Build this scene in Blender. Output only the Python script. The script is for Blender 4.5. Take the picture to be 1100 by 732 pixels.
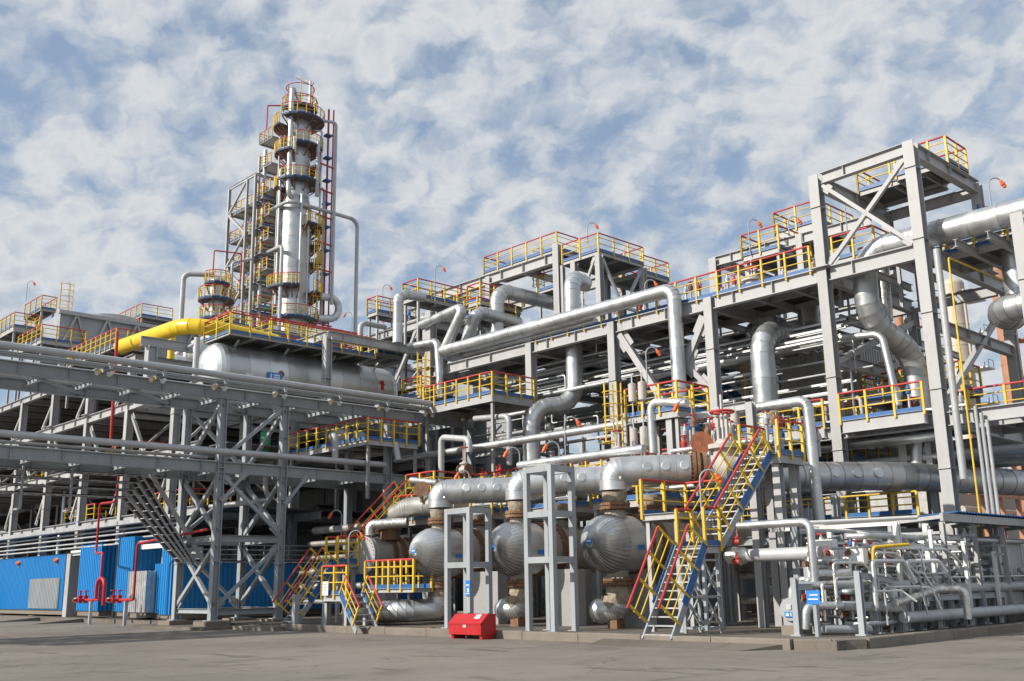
# Refinery process unit: steel pipe racks, heat exchangers, towers. X runs along the far racks (right-away),
# Y along the main front (left-away), Z up; the road is Z=0.
import bpy, math, random
from mathutils import Vector as V, Matrix
random.seed(7)
S = bpy.context.scene
COL = S.collection
for o in list(bpy.data.objects): bpy.data.objects.remove(o)

# ---------------------------------------------------------------- camera
FPX = 1094.0; EYE = 1.7
YAW, PITCH, ROLL = (math.radians(a) for a in (46.3, 13.46, 0.97))
FW = V((math.cos(YAW)*math.cos(PITCH), math.sin(YAW)*math.cos(PITCH), math.sin(PITCH)))
RT0 = FW.cross(V((0, 0, 1))).normalized(); DN0 = FW.cross(RT0)
RT = RT0*math.cos(ROLL) + DN0*math.sin(ROLL)
DN = DN0*math.cos(ROLL) - RT0*math.sin(ROLL)
cam = bpy.data.objects.new('camera', bpy.data.cameras.new('camera')); COL.objects.link(cam)
cam.matrix_world = Matrix(((RT.x, -DN.x, -FW.x, 0), (RT.y, -DN.y, -FW.y, 0), (RT.z, -DN.z, -FW.z, EYE), (0, 0, 0, 1)))
cam.data.sensor_width = 36; cam.data.lens = 36*FPX/1100
cam.data.clip_start = 0.3; cam.data.clip_end = 9000
S.camera = cam
def P(x, y, X=None, Y=None, Z=None, d=None):
    """photo pixel (1100x732) + one known coordinate -> world point"""
    v = RT*((x-550)/FPX) + DN*((y-366)/FPX) + FW
    t = X/v.x if X is not None else Y/v.y if Y is not None else (Z-EYE)/v.z if Z is not None else d
    return V((0, 0, EYE)) + v*t

# ---------------------------------------------------------------- sky and sun
SUN_EL, SUN_DIR = math.radians(31), V((-0.92, 0.39, 0)).normalized()      # sun stands to the left
w = bpy.data.worlds.new('World'); S.world = w; w.use_nodes = True
nt = w.node_tree; nt.nodes.clear()
def N(t, **k):
    n = nt.nodes.new(t)
    for a, b in k.items():
        if a.startswith('i_'): n.inputs[a[2:].replace('_', ' ')].default_value = b
        else: setattr(n, a, b)
    return n
L = lambda a, b: nt.links.new(a, b)
sky = N('ShaderNodeTexSky', sky_type='NISHITA', sun_disc=False, sun_elevation=SUN_EL,
        sun_rotation=math.atan2(SUN_DIR.x, SUN_DIR.y), air_density=1.0, dust_density=1.2, ozone_density=1.4)
tc = N('ShaderNodeTexCoord')
sep = N('ShaderNodeSeparateXYZ'); L(tc.outputs['Generated'], sep.inputs[0])
mz = N('ShaderNodeMath', operation='MAXIMUM'); mz.inputs[1].default_value = 0.0; L(sep.outputs[2], mz.inputs[0])
za = N('ShaderNodeMath', operation='ADD'); za.inputs[1].default_value = 0.55; L(mz.outputs[0], za.inputs[0])
dx = N('ShaderNodeMath', operation='DIVIDE'); L(sep.outputs[0], dx.inputs[0]); L(za.outputs[0], dx.inputs[1])
dy = N('ShaderNodeMath', operation='DIVIDE'); L(sep.outputs[1], dy.inputs[0]); L(za.outputs[0], dy.inputs[1])
cb = N('ShaderNodeCombineXYZ'); L(dx.outputs[0], cb.inputs[0]); L(dy.outputs[0], cb.inputs[1])
mp = N('ShaderNodeMapping'); mp.inputs['Rotation'].default_value = (0, 0, 0.75); mp.inputs['Scale'].default_value = (1.6, 1.45, 1.0); mp.inputs['Location'].default_value = (3.1, 1.7, 0)
L(cb.outputs[0], mp.inputs[0])
wn = N('ShaderNodeTexNoise', i_Scale=9.0, i_Detail=4.0, i_Roughness=0.6); L(mp.outputs[0], wn.inputs['Vector'])
wa = N('ShaderNodeVectorMath', operation='MULTIPLY_ADD'); L(wn.outputs[1], wa.inputs[0]); wa.inputs[1].default_value = (0.11, 0.11, 0); L(mp.outputs[0], wa.inputs[2])
vo = N('ShaderNodeTexVoronoi', feature='SMOOTH_F1', i_Scale=17.0, i_Smoothness=0.7); L(wa.outputs[0], vo.inputs['Vector'])
vi = N('ShaderNodeMapRange'); vi.inputs[1].default_value = 0.0; vi.inputs[2].default_value = 0.75; vi.inputs[3].default_value = 0.72; vi.inputs[4].default_value = 0.28; L(vo.outputs['Distance'], vi.inputs[0])
n1 = N('ShaderNodeTexNoise', i_Scale=15.0, i_Detail=8.0, i_Roughness=0.56, i_Distortion=0.1); L(wa.outputs[0], n1.inputs['Vector'])
n2 = N('ShaderNodeTexNoise', i_Scale=3.0, i_Detail=5.0, i_Roughness=0.55); L(mp.outputs[0], n2.inputs['Vector'])
m0 = N('ShaderNodeMix', data_type='FLOAT'); m0.inputs[0].default_value = 0.42; L(n1.outputs[0], m0.inputs[2]); L(vi.outputs[0], m0.inputs[3])
mx = N('ShaderNodeMix', data_type='FLOAT'); mx.inputs[0].default_value = 0.38; L(m0.outputs[0], mx.inputs[2]); L(n2.outputs[0], mx.inputs[3])
cov = N('ShaderNodeMapRange', interpolation_type='SMOOTHSTEP'); cov.inputs[1].default_value = 0.37; cov.inputs[2].default_value = 0.505
cov.inputs[3].default_value = 0.48; cov.inputs[4].default_value = 0.97; L(mx.outputs[0], cov.inputs[0])
cr = N('ShaderNodeValToRGB'); L(mx.outputs[0], cr.inputs[0]); e_ = cr.color_ramp.elements
e_[0].position = 0.40; e_[0].color = (0.60, 0.70, 0.84, 1); e_[1].position = 0.66; e_[1].color = (0.70, 0.74, 0.80, 1)
for pos, c_ in ((0.47, (0.76, 0.81, 0.88, 1)), (0.54, (1.0, 1.0, 1.0, 1)), (0.585, (0.88, 0.91, 0.95, 1))):
    q_ = e_.new(pos); q_.color = c_
cc = N('ShaderNodeMix', data_type='RGBA', blend_type='MULTIPLY'); cc.inputs[0].default_value = 1.0; L(cr.outputs[0], cc.inputs[6]); cc.inputs[7].default_value = (7.5, 7.75, 8.0, 1)
sb = N('ShaderNodeMix', data_type='RGBA', blend_type='MULTIPLY'); sb.inputs[0].default_value = 1.0; L(sky.outputs[0], sb.inputs[6]); sb.inputs[7].default_value = (1.15, 1.35, 1.5, 1)
skm = N('ShaderNodeMix', data_type='RGBA'); L(cov.outputs[0], skm.inputs[0]); L(sb.outputs[2], skm.inputs[6]); L(cc.outputs[2], skm.inputs[7])
bg = N('ShaderNodeBackground'); bg.inputs[1].default_value = 0.088; L(skm.outputs[2], bg.inputs[0])
wo = N('ShaderNodeOutputWorld'); L(bg.outputs[0], wo.inputs[0])
sl = bpy.data.lights.new('sun', 'SUN'); sl.energy = 4.9; sl.angle = math.radians(0.6); sl.color = (1.0, 0.94, 0.84)
so = bpy.data.objects.new('sun', sl); COL.objects.link(so)
so.rotation_euler = (SUN_DIR*math.cos(SUN_EL) + V((0, 0, math.sin(SUN_EL)))).to_track_quat('Z', 'Y').to_euler()
vs = S.view_settings; vs.view_transform = 'Standard'; vs.look = 'None'; vs.exposure = 0.1; vs.gamma = 1.0; vs.use_curve_mapping = False
S.cycles.use_denoising = True; S.cycles.max_bounces = 6; S.cycles.diffuse_bounces = 2; S.cycles.glossy_bounces = 3
S.cycles.sample_clamp_indirect = 6.0

# ---------------------------------------------------------------- materials
M = {}
def mat(name, col, rough=0.5, metal=0.0, vary=0.08, scale=1.2, dirt=0.0, dirt_col=(0.10, 0.075, 0.05), bump=0.0, bscale=30, rvar=0.1, objvary=0.0, spec=0.5, stretch=(1, 1, 1), dscale=2.0, dlo=0.55, dhi=0.72):
    m = bpy.data.materials.new(name); m.use_nodes = True; t = m.node_tree; b = t.nodes['Principled BSDF']
    def nn(ty, **k):
        n = t.nodes.new(ty)
        for a, c in k.items(): n.inputs[a].default_value = c
        return n
    lk = t.links.new
    geo = t.nodes.new('ShaderNodeNewGeometry')
    mpn = nn('ShaderNodeMapping'); mpn.inputs['Scale'].default_value = stretch; lk(geo.outputs['Position'], mpn.inputs[0])
    nz = nn('ShaderNodeTexNoise', Scale=scale, Detail=6.0, Roughness=0.62); lk(mpn.outputs[0], nz.inputs['Vector'])
    hs = nn('ShaderNodeHueSaturation'); hs.inputs['Color'].default_value = (*col, 1)
    mr = nn('ShaderNodeMapRange'); mr.inputs[1].default_value = 0.3; mr.inputs[2].default_value = 0.7
    mr.inputs[3].default_value = 1-vary; mr.inputs[4].default_value = 1+vary; lk(nz.outputs[0], mr.inputs[0])
    val = mr.outputs[0]
    if objvary:
        oi = t.nodes.new('ShaderNodeObjectInfo')
        m2 = nn('ShaderNodeMapRange'); m2.inputs[3].default_value = 1-objvary; m2.inputs[4].default_value = 1+objvary; lk(oi.outputs['Random'], m2.inputs[0])
        mu = t.nodes.new('ShaderNodeMath'); mu.operation = 'MULTIPLY'; lk(val, mu.inputs[0]); lk(m2.outputs[0], mu.inputs[1]); val = mu.outputs[0]
    lk(val, hs.inputs['Value']); out = hs.outputs[0]
    if dirt:
        n2 = nn('ShaderNodeTexNoise', Scale=dscale, Detail=8.0, Roughness=0.68); lk(mpn.outputs[0], n2.inputs['Vector'])
        m3 = nn('ShaderNodeMapRange'); m3.inputs[1].default_value = dlo; m3.inputs[2].default_value = dhi; m3.inputs[4].default_value = dirt; lk(n2.outputs[0], m3.inputs[0])
        mi = t.nodes.new('ShaderNodeMix'); mi.data_type = 'RGBA'; lk(m3.outputs[0], mi.inputs[0]); lk(out, mi.inputs[6]); mi.inputs[7].default_value = (*dirt_col, 1); out = mi.outputs[2]
        if metal:
            ms = nn('ShaderNodeMath'); ms.operation = 'MULTIPLY_ADD'; lk(m3.outputs[0], ms.inputs[0]); ms.inputs[1].default_value = -0.7*metal; ms.inputs[2].default_value = metal; lk(ms.outputs[0], b.inputs['Metallic'])
    lk(out, b.inputs['Base Color'])
    b.inputs['Metallic'].default_value = metal
    b.inputs['Specular IOR Level'].default_value = spec
    r = nn('ShaderNodeMapRange'); r.inputs[1].default_value = 0.3; r.inputs[2].default_value = 0.7; r.inputs[3].default_value = max(0.02, rough-rvar); r.inputs[4].default_value = min(1, rough+rvar)
    lk(nz.outputs[0], r.inputs[0]); lk(r.outputs[0], b.inputs['Roughness'])
    if bump:
        n4 = nn('ShaderNodeTexNoise', Scale=bscale, Detail=4.0); lk(mpn.outputs[0], n4.inputs['Vector'])
        bp = nn('ShaderNodeBump', Strength=bump, Distance=0.02); lk(n4.outputs[0], bp.inputs['Height']); lk(bp.outputs[0], b.inputs['Normal'])
    M[name] = m; return m
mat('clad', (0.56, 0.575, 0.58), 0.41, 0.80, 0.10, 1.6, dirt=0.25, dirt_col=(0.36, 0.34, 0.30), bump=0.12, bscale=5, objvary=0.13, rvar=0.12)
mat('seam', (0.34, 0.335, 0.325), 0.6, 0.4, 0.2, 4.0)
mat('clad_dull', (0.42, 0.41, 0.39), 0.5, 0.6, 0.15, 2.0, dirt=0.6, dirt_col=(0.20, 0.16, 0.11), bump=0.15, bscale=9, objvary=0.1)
mat('foil', (0.66, 0.65, 0.62), 0.3, 0.9, 0.2, 6, dirt=0.5, dirt_col=(0.2, 0.15, 0.1), bump=0.9, bscale=26, objvary=0.06)
mat('pipe_grey', (0.42, 0.43, 0.44), 0.45, 0.1, 0.08, 1.4, dirt=0.25, dirt_col=(0.2, 0.17, 0.13), objvary=0.12)
mat('steel', (0.40, 0.40, 0.402), 0.55, 0.0, 0.09, 1.6, dirt=0.45, dirt_col=(0.24, 0.20, 0.165), dscale=3.0, objvary=0.06, stretch=(1, 1, 0.35))
mat('steel_cool', (0.33, 0.355, 0.375), 0.5, 0.0, 0.09, 1.6, dirt=0.4, dirt_col=(0.19, 0.165, 0.135), dscale=3.0, objvary=0.06, stretch=(1, 1, 0.35))  # same paint as steel; shade on the bridge faces is put into the colour
mat('galv', (0.50, 0.51, 0.52), 0.5, 0.55, 0.15, 3.0, dirt=0.2, objvary=0.08)
mat('grating', (0.12, 0.12, 0.12), 0.7, 0.2, 0.15, 2.0, dirt=0.3)
mat('yellow', (0.68, 0.45, 0.035), 0.55, 0.0, 0.14, 3.5, dirt=0.55, dirt_col=(0.33, 0.22, 0.08), objvary=0.10, dscale=5.0)
mat('red', (0.48, 0.040, 0.036), 0.55, 0.0, 0.16, 3.0, dirt=0.4, dirt_col=(0.28, 0.09, 0.07), objvary=0.12, dscale=5.0)
mat('yellow_pipe', (0.80, 0.54, 0.02), 0.38, 0.0, 0.05, 1.5, dirt=0.12, dirt_col=(0.5, 0.33, 0.05))
mat('red_bright', (0.44, 0.014, 0.018), 0.4, 0.0, 0.06, 1.2, dirt=0.25, dirt_col=(0.25, 0.05, 0.04))
mat('orange', (0.78, 0.15, 0.035), 0.45, 0.0, 0.08, 4.0, dirt=0.2)
mat('blue', (0.022, 0.115, 0.32), 0.5, 0.0, 0.14, 2.0, dirt=0.45, dirt_col=(0.16, 0.2, 0.26), objvary=0.06)
mat('blue_wall', (0.006, 0.225, 0.58), 0.42, 0.0, 0.06, 0.8, dirt=0.15, dirt_col=(0.06, 0.17, 0.33), objvary=0.04, stretch=(1, 1, 0.25))
mat('rust', (0.20, 0.105, 0.06), 0.85, 0.0, 0.35, 5.0, dirt=0.7, dirt_col=(0.34, 0.27, 0.20), bump=0.4, bscale=24, objvary=0.15)
mat('rust_red', (0.30, 0.10, 0.05), 0.8, 0.0, 0.3, 4.0, dirt=0.4, bump=0.2)
mat('wool', (0.34, 0.28, 0.21), 0.95, 0.0, 0.4, 9.0, dirt=0.7, dirt_col=(0.11, 0.08, 0.05), bump=1.0, bscale=22)
mat('shell_beige', (0.36, 0.32, 0.27), 0.6, 0.1, 0.16, 2.2, dirt=0.6, dirt_col=(0.19, 0.14, 0.10), objvary=0.07)
mat('valve_grey', (0.50, 0.46, 0.43), 0.55, 0.0, 0.12, 3.0, dirt=0.4, objvary=0.08)
mat('white', (0.74, 0.74, 0.72), 0.45, 0.0, 0.05, 2.0, dirt=0.2, dirt_col=(0.4, 0.38, 0.34))
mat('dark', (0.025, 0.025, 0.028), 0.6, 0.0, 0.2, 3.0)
mat('sign_blue', (0.02, 0.20, 0.62), 0.4, 0.0, 0.04, 3.0)
mat('green', (0.02, 0.30, 0.13), 0.45, 0.0, 0.1, 2.0, dirt=0.15)
mat('concrete', (0.21, 0.18, 0.15), 0.9, 0.0, 0.16, 1.5, dirt=0.6, dirt_col=(0.15, 0.12, 0.095), bump=0.35, bscale=14, objvary=0.08)
mat('pier', (0.33, 0.33, 0.33), 0.85, 0.0, 0.1, 2.0, dirt=0.4, dirt_col=(0.2, 0.19, 0.17), bump=0.2, bscale=16)
mat('tan_shell', (0.50, 0.44, 0.37), 0.6, 0.2, 0.12, 0.7, dirt=0.55, dirt_col=(0.33, 0.22, 0.14), objvary=0.06)
mat('far_orange', (0.40, 0.20, 0.115), 0.7, 0.0, 0.2, 0.8, dirt=0.5, dirt_col=(0.30, 0.16, 0.10))

ORD = ('first', 'second', 'third', 'fourth', 'fifth', 'sixth', 'seventh', 'eighth', 'ninth', 'tenth')
# ---------------------------------------------------------------- mesh tools
UP = V((0, 0, 1))
def basis(d, up=UP):
    d = d.normalized()
    if abs(d.dot(up)) > 0.98: up = V((1, 0, 0)) if abs(d.x) < 0.9 else V((0, 1, 0))
    s = d.cross(up).normalized(); u = s.cross(d).normalized()
    return d, s, u
class MB:
    """collects shapes in world space; build() links them as ONE mesh object"""
    def __init__(self): self.v = []; self.f = []; self.s = []
    def add(self, vs, fs, smooth=False):
        n = len(self.v); self.v += [V(p) for p in vs]; self.f += [tuple(i+n for i in f) for f in fs]; self.s += [smooth]*len(fs); return self
    def box(self, x0, x1, y0, y1, z0, z1):
        return self.add([(x0,y0,z0),(x1,y0,z0),(x1,y1,z0),(x0,y1,z0),(x0,y0,z1),(x1,y0,z1),(x1,y1,z1),(x0,y1,z1)],
            [(3,2,1,0),(4,5,6,7),(0,1,5,4),(1,2,6,5),(2,3,7,6),(3,0,4,7)])
    def prism(self, prof, p0, p1, up=UP):
        """2-D profile (side, up) swept from p0 to p1"""
        p0, p1 = V(p0), V(p1); d, s, u = basis(p1-p0, up); n = len(prof)
        vs = [p0+s*a+u*b for a, b in prof] + [p1+s*a+u*b for a, b in prof]
        return self.add(vs, [(i, (i+1) % n, n+(i+1) % n, n+i) for i in range(n)] + [tuple(range(n))[::-1], tuple(range(n, 2*n))])
    def bar(self, p0, p1, w, h=None, up=UP):
        h = h or w; return self.prism([(-w/2,-h/2),(w/2,-h/2),(w/2,h/2),(-w/2,h/2)], p0, p1, up)
    def ibeam(self, p0, p1, w, h, t=None, up=UP):
        t = t or max(0.016, h*0.06); a, b, c = w/2, h/2, t*0.6
        return self.prism([(-a,-b),(a,-b),(a,-b+t),(c,-b+t),(c,b-t),(a,b-t),(a,b),(-a,b),(-a,b-t),(-c,b-t),(-c,-b+t),(-a,-b+t)], p0, p1, up)
    def chan(self, p0, p1, w, h, t=0.014, up=UP):
        a, b = w/2, h/2
        return self.prism([(-a,-b),(a,-b),(a,-b+t),(-a+t,-b+t),(-a+t,b-t),(a,b-t),(a,b),(-a,b)], p0, p1, up)
    def tube(self, pts, r, n=12, caps=True, r1=None):
        pts = [V(p) for p in pts]; m = len(pts); ref = None; vs = []
        for i, p in enumerate(pts):
            d = ((pts[i+1]-p).normalized() if i < m-1 else V()) + ((p-pts[i-1]).normalized() if i else V())
            d.normalize()
            if ref is None: _, s, u = basis(d)
            else: s = (ref - d*ref.dot(d)).normalized(); u = s.cross(d)
            ref = s; k = 1.0
            if 0 < i < m-1:
                c = (pts[i+1]-p).normalized().dot((p-pts[i-1]).normalized()); k = 1/max(0.6, math.sqrt((1+c)/2))
                bd = ((p-pts[i-1]).normalized()-(pts[i+1]-p).normalized())
                bd = bd.normalized() if bd.length > 1e-4 else None
            rr = r if r1 is None else r+(r1-r)*i/(m-1)
            for j in range(n):
                a = 2*math.pi*j/n; q = s*math.cos(a)*rr + u*math.sin(a)*rr
                if 0 < i < m-1 and bd is not None and k > 1.001: q += bd*(q.dot(bd)*(k-1))
                vs.append(p+q)
        fs = [(i*n+j, i*n+(j+1) % n, (i+1)*n+(j+1) % n, (i+1)*n+j) for i in range(m-1) for j in range(n)]
        self.add(vs, fs, True)
        if caps: self.add(vs[:n], [tuple(range(n))[::-1]]); self.add(vs[-n:], [tuple(range(n))])
        return self
    def lathe(self, o, ax, prof, n=24, caps=True):
        """profile of (distance along axis, radius)"""
        o = V(o); d, s, u = basis(V(ax))
        ring = lambda t, r: [o+d*t+(s*math.cos(2*math.pi*j/n)+u*math.sin(2*math.pi*j/n))*r for j in range(n)]
        for (t0, r0), (t1, r1) in zip(prof, prof[1:]):
            self.add(ring(t0, r0)+ring(t1, r1), [(j, (j+1) % n, n+(j+1) % n, n+j) for j in range(n)], True)
        if caps:
            if prof[0][1] > 1e-4: self.add(ring(*prof[0]), [tuple(range(n))[::-1]])
            if prof[-1][1] > 1e-4: self.add(ring(*prof[-1]), [tuple(range(n))])
        return self
    def dome(self, o, ax, r, h, n=28, m=8):
        """smooth ellipsoidal cap with its rim at o, bulging along ax by h"""
        o = V(o); d, s, u = basis(V(ax)); vs = []
        for i in range(m):
            a = math.pi/2*i/m
            vs += [o+d*(h*math.sin(a))+(s*math.cos(2*math.pi*j/n)+u*math.sin(2*math.pi*j/n))*(r*math.cos(a)) for j in range(n)]
        vs.append(o+d*h)
        fs = [(i*n+j, i*n+(j+1) % n, (i+1)*n+(j+1) % n, (i+1)*n+j) for i in range(m-1) for j in range(n)] + [((m-1)*n+j, (m-1)*n+(j+1) % n, m*n) for j in range(n)]
        return self.add(vs, fs, True)
    def torus(self, c, ax, R, r, n=16, m=6):
        c = V(c); d, s, u = basis(V(ax)); vs = []
        for i in range(n):
            a = 2*math.pi*i/n; e = s*math.cos(a)+u*math.sin(a)
            vs += [c+e*(R+r*math.cos(2*math.pi*k/m))+d*(r*math.sin(2*math.pi*k/m)) for k in range(m)]
        return self.add(vs, [(i*m+k, i*m+(k+1) % m, ((i+1) % n)*m+(k+1) % m, ((i+1) % n)*m+k) for i in range(n) for k in range(m)], True)
    def mesh(self, name, m, off=V((0, 0, 0))):
        me = bpy.data.meshes.new(name); me.from_pydata([tuple(p-off) for p in self.v], [], self.f)
        me.polygons.foreach_set('use_smooth', self.s); me.materials.append(M[m]); me.update(); return me
    def build(self, name, m, parent=None, label=None, cat=None, group=None, kind=None, base=None):
        off = rootloc(parent) if parent else V(base) if base else (V((sum((p.x for p in self.v))/len(self.v), sum((p.y for p in self.v))/len(self.v), min(p.z for p in self.v))))
        o = bpy.data.objects.new(name, self.mesh(name, m, off)); COL.objects.link(o)
        if parent: o.parent = parent
        else: o.location = off
        return tag(o, label, cat, group, kind)
def rootloc(o):
    while o.parent: o = o.parent
    return o.location.copy()
def tag(o, label=None, cat=None, group=None, kind=None):
    for k, x in (('label', label), ('category', cat), ('group', group), ('kind', kind)):
        if x: o[k] = x
    return o
def thing(name, label, cat, loc, group=None):
    o = bpy.data.objects.new(name, None); COL.objects.link(o); o.location = V(loc); o.empty_display_size = 0.3
    return tag(o, label, cat, group)
def inst(name, me, parent, loc, rot=(0, 0, 0), sc=(1, 1, 1)):
    """part that shares mesh data; loc in world space"""
    o = bpy.data.objects.new(name, me); COL.objects.link(o)
    o.parent = parent; o.location = V(loc)-rootloc(parent); o.rotation_euler = rot; o.scale = sc; return o
def copy_thing(src, loc, label=None, group=None, rz=None):
    c = src.copy(); COL.objects.link(c); c.location = V(loc)
    if rz is not None: c.rotation_euler = (0, 0, rz)
    if label: c['label'] = label
    if group: c['group'] = group
    for ch in src.children:
        d = ch.copy(); COL.objects.link(d); d.parent = c
        for g in ch.children:
            e = g.copy(); COL.objects.link(e); e.parent = d
    return c

def fillet(pts, b, k=6):
    pts = [V(p) for p in pts]; out = [pts[0]]
    for a, p, c in zip(pts, pts[1:], pts[2:]):
        d0, d1 = (a-p), (c-p); bb = min(b, d0.length*0.48, d1.length*0.48); d0.normalize(); d1.normalize()
        ang = d0.angle(d1)
        if ang > 3.0: out.append(p); continue
        t = bb; R = t*math.tan(ang/2); cen = p+(d0+d1).normalized()*(R/math.sin(ang/2))
        s0, s1 = p+d0*t-cen, p+d1*t-cen; tot = s0.angle(s1)
        for i in range(k+1):
            f = i/k; out.append(cen + (s0*math.sin((1-f)*tot)+s1*math.sin(f*tot))/math.sin(tot))
    out.append(pts[-1]); return out

def pipe(label, pts, r, m='clad', bend=None, sec=1.15, n=None, name='pipe', group=None, cat='pipe', k=None):
    """insulated pipe: each length of metal cladding is its own piece, overlapping the next by a lip"""
    big = r >= 0.19; n = n or (22 if r > 0.3 else 14 if r > 0.12 else 8)
    k = k or (5 if big else 5)
    pl = fillet(pts, bend or r*2.4, k)
    if not big:
        mb = MB().tube(pl, r, n)
        if r > 0.07:                                   # lap joints
            acc = 0
            for a, b in zip(pl, pl[1:]):
                ln = (b-a).length
                if ln > 0.9:
                    q = int(ln/1.3)
                    for i in range(1, q+1):
                        c = a+(b-a)*(i/(q+1)); d = (b-a).normalized(); mb.tube([c-d*0.03, c+d*0.03], r*1.045, n)
        return mb.build(name, m, label=label, cat=cat, group=group)
    root = thing(name, label, cat, pl[0], group)
    segs = []
    for a, b in zip(pl, pl[1:]):
        ln = (b-a).length
        if ln < 1e-3: continue
        q = max(1, round(ln/sec)) if ln > sec*0.6 else 1
        for i in range(q): segs.append((a+(b-a)*(i/q), a+(b-a)*((i+1)/q)))
    dirs = [(b-a).normalized() for a, b in segs]
    ref = basis(dirs[0])[1]
    for i, (a, b) in enumerate(segs):
        d0 = (dirs[i-1]+dirs[i]).normalized() if i else dirs[i]
        d1 = (dirs[i]+dirs[i+1]).normalized() if i < len(segs)-1 else dirs[i]
        d = dirs[i]; s = (ref-d*ref.dot(d)).normalized(); u = s.cross(d); ref = s; vs = []
        lip = 0.010+0.006*random.random(); lw = min(0.05, (b-a).length*0.2)
        for (c, dd, rr) in ((a, d0, r+lip), (a+d*lw, d0, r+lip), (a+d*lw, d0, r), (b, d1, r)):
            for j in range(n):
                q = s*math.cos(2*math.pi*j/n)*rr+u*math.sin(2*math.pi*j/n)*rr
                vs.append(c+q-d*(q.dot(dd)/d.dot(dd)))      # mitred ends
        fs = [(x*n+j, x*n+(j+1) % n, (x+1)*n+(j+1) % n, (x+1)*n+j) for x in range(3) for j in range(n)]
        mb = MB(); mb.add(vs[:2*n], fs[:n], True); mb.add(vs[n:3*n], fs[:n], False); mb.add(vs[2*n:], fs[:n], True)
        if i == 0: mb.add(vs[:n], [tuple(range(n))[::-1]])
        if i == len(segs)-1: mb.add(vs[-n:], [tuple(range(n))])
        ck = mb.build('cladding', m, root)
        if m in ('clad', 'clad_dull') and r > .25 and i: MB().tube([a-d*.012, a+d*.004], r+.004, n, caps=False).build('lap_joint', 'seam', ck)
    return root
def flange(parent, c, ax, r, m='rust', t=0.11, bolts=16, name='flange', gap=0.02):
    c, d = V(c), V(ax).normalized(); mb = MB()
    mb.lathe(c, d, [(-t-gap, r), (-gap, r), (-gap, r*0.93), (gap, r*0.93), (gap, r), (t+gap, r)], 26)
    _, s, u = basis(d)
    for j in range(bolts):
        a = 2*math.pi*j/bolts; q = c+(s*math.cos(a)+u*math.sin(a))*(r*0.9)
        mb.tube([q-d*(t+0.07), q+d*(t+0.07)], 0.022, 6)
    return mb.build(name, m, parent)

# ---------------------------------------------------------------- railings, platforms, stairs
_pm = {}
def post_mesh(h):
    k = round(h, 2)
    if k not in _pm: _pm[k] = MB().box(-0.042, 0.042, -0.042, 0.042, -0.16, h).mesh('railing_post', 'yellow')
    return _pm[k]
def railing(root, pts, h=1.1, step=1.25, toe=True, top='red', posts=True, rails=(0.42, 0.76)):
    pts = [V(p) for p in pts]
    for i, (a, b) in enumerate(zip(pts, pts[1:])):
        d = b-a; ln = d.length; q = max(1, round(ln/step)); az = math.atan2(d.y, d.x)
        if posts:
            for j in range(0 if i == 0 else 1, q+1): inst('post', post_mesh(h), root, a+d*(j/q), (0, 0, az))
        MB().tube([a+UP*h, b+UP*h], 0.043, 6).build('top_rail', top, root)
        for z in rails: MB().tube([a+UP*(h*z), b+UP*(h*z)], 0.027, 5).build('mid_rail', 'yellow', root)
        if toe and abs(d.z) < 0.05:
            e = d.normalized()*0.03
            MB().bar(a+UP*0.06-e, b+UP*0.06+e, 0.012, 0.19).build('toe_board', 'blue', root)
def platform(label, x0, x1, y0, y1, z, sides='', name='platform', group=None, legs=0, dk='grating', edge='steel', eh=0.2, h=1.1, step=1.25, toe=True, cat='platform', lw=0.14, top='red'):
    """sides: any of w(x0) e(x1) s(y0) n(y1)"""
    root = thing(name, label, cat, (x0, y0, z-legs if legs else z-eh), group)
    MB().box(x0+0.06, x1-0.06, y0+0.06, y1-0.06, z-0.045, z).build('deck', dk, root)
    c = 0.03
    for p, q in (((x0, y0), (x1, y0)), ((x1, y0), (x1, y1)), ((x1, y1), (x0, y1)), ((x0, y1), (x0, y0))):
        dd = (V((*q, 0))-V((*p, 0))).normalized()
        MB().chan(V((*p, z-eh/2-0.003))+dd*0.05, V((*q, z-eh/2-0.003))-dd*0.05, 0.09, eh).build('edge_channel', edge, root)
    nb = max(1, int((x1-x0)/1.5)) if (x1-x0) > (y1-y0) else max(1, int((y1-y0)/1.5))
    for i in range(1, nb):
        if (x1-x0) > (y1-y0): X = x0+(x1-x0)*i/nb; MB().bar((X, y0+.06, z-.13), (X, y1-.06, z-.13), 0.07, 0.14).build('joist', edge, root)
        else: Y = y0+(y1-y0)*i/nb; MB().bar((x0+.06, Y, z-.13), (x1-.06, Y, z-.13), 0.07, 0.14).build('joist', edge, root)
    segs = {'w': ((x0, y1), (x0, y0)), 's': ((x0, y0), (x1, y0)), 'e': ((x1, y0), (x1, y1)), 'n': ((x1, y1), (x0, y1))}
    run = []
    for s in 'wsen':
        if s not in sides: continue
        a, b = segs[s]
        if run and run[-1][-1] == a: run[-1].append(b)
        else: run.append([a, b])
    for r in run: railing(root, [V((*p, z)) for p in r], h=h, step=step, toe=toe, top=top)
    if legs:
        for X in (x0+lw, x1-lw):
            for Y in (y0+lw, y1-lw): MB().ibeam((X, Y, z-legs), (X, Y, z-eh), lw, lw).build('leg', edge, root)
    return root
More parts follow.
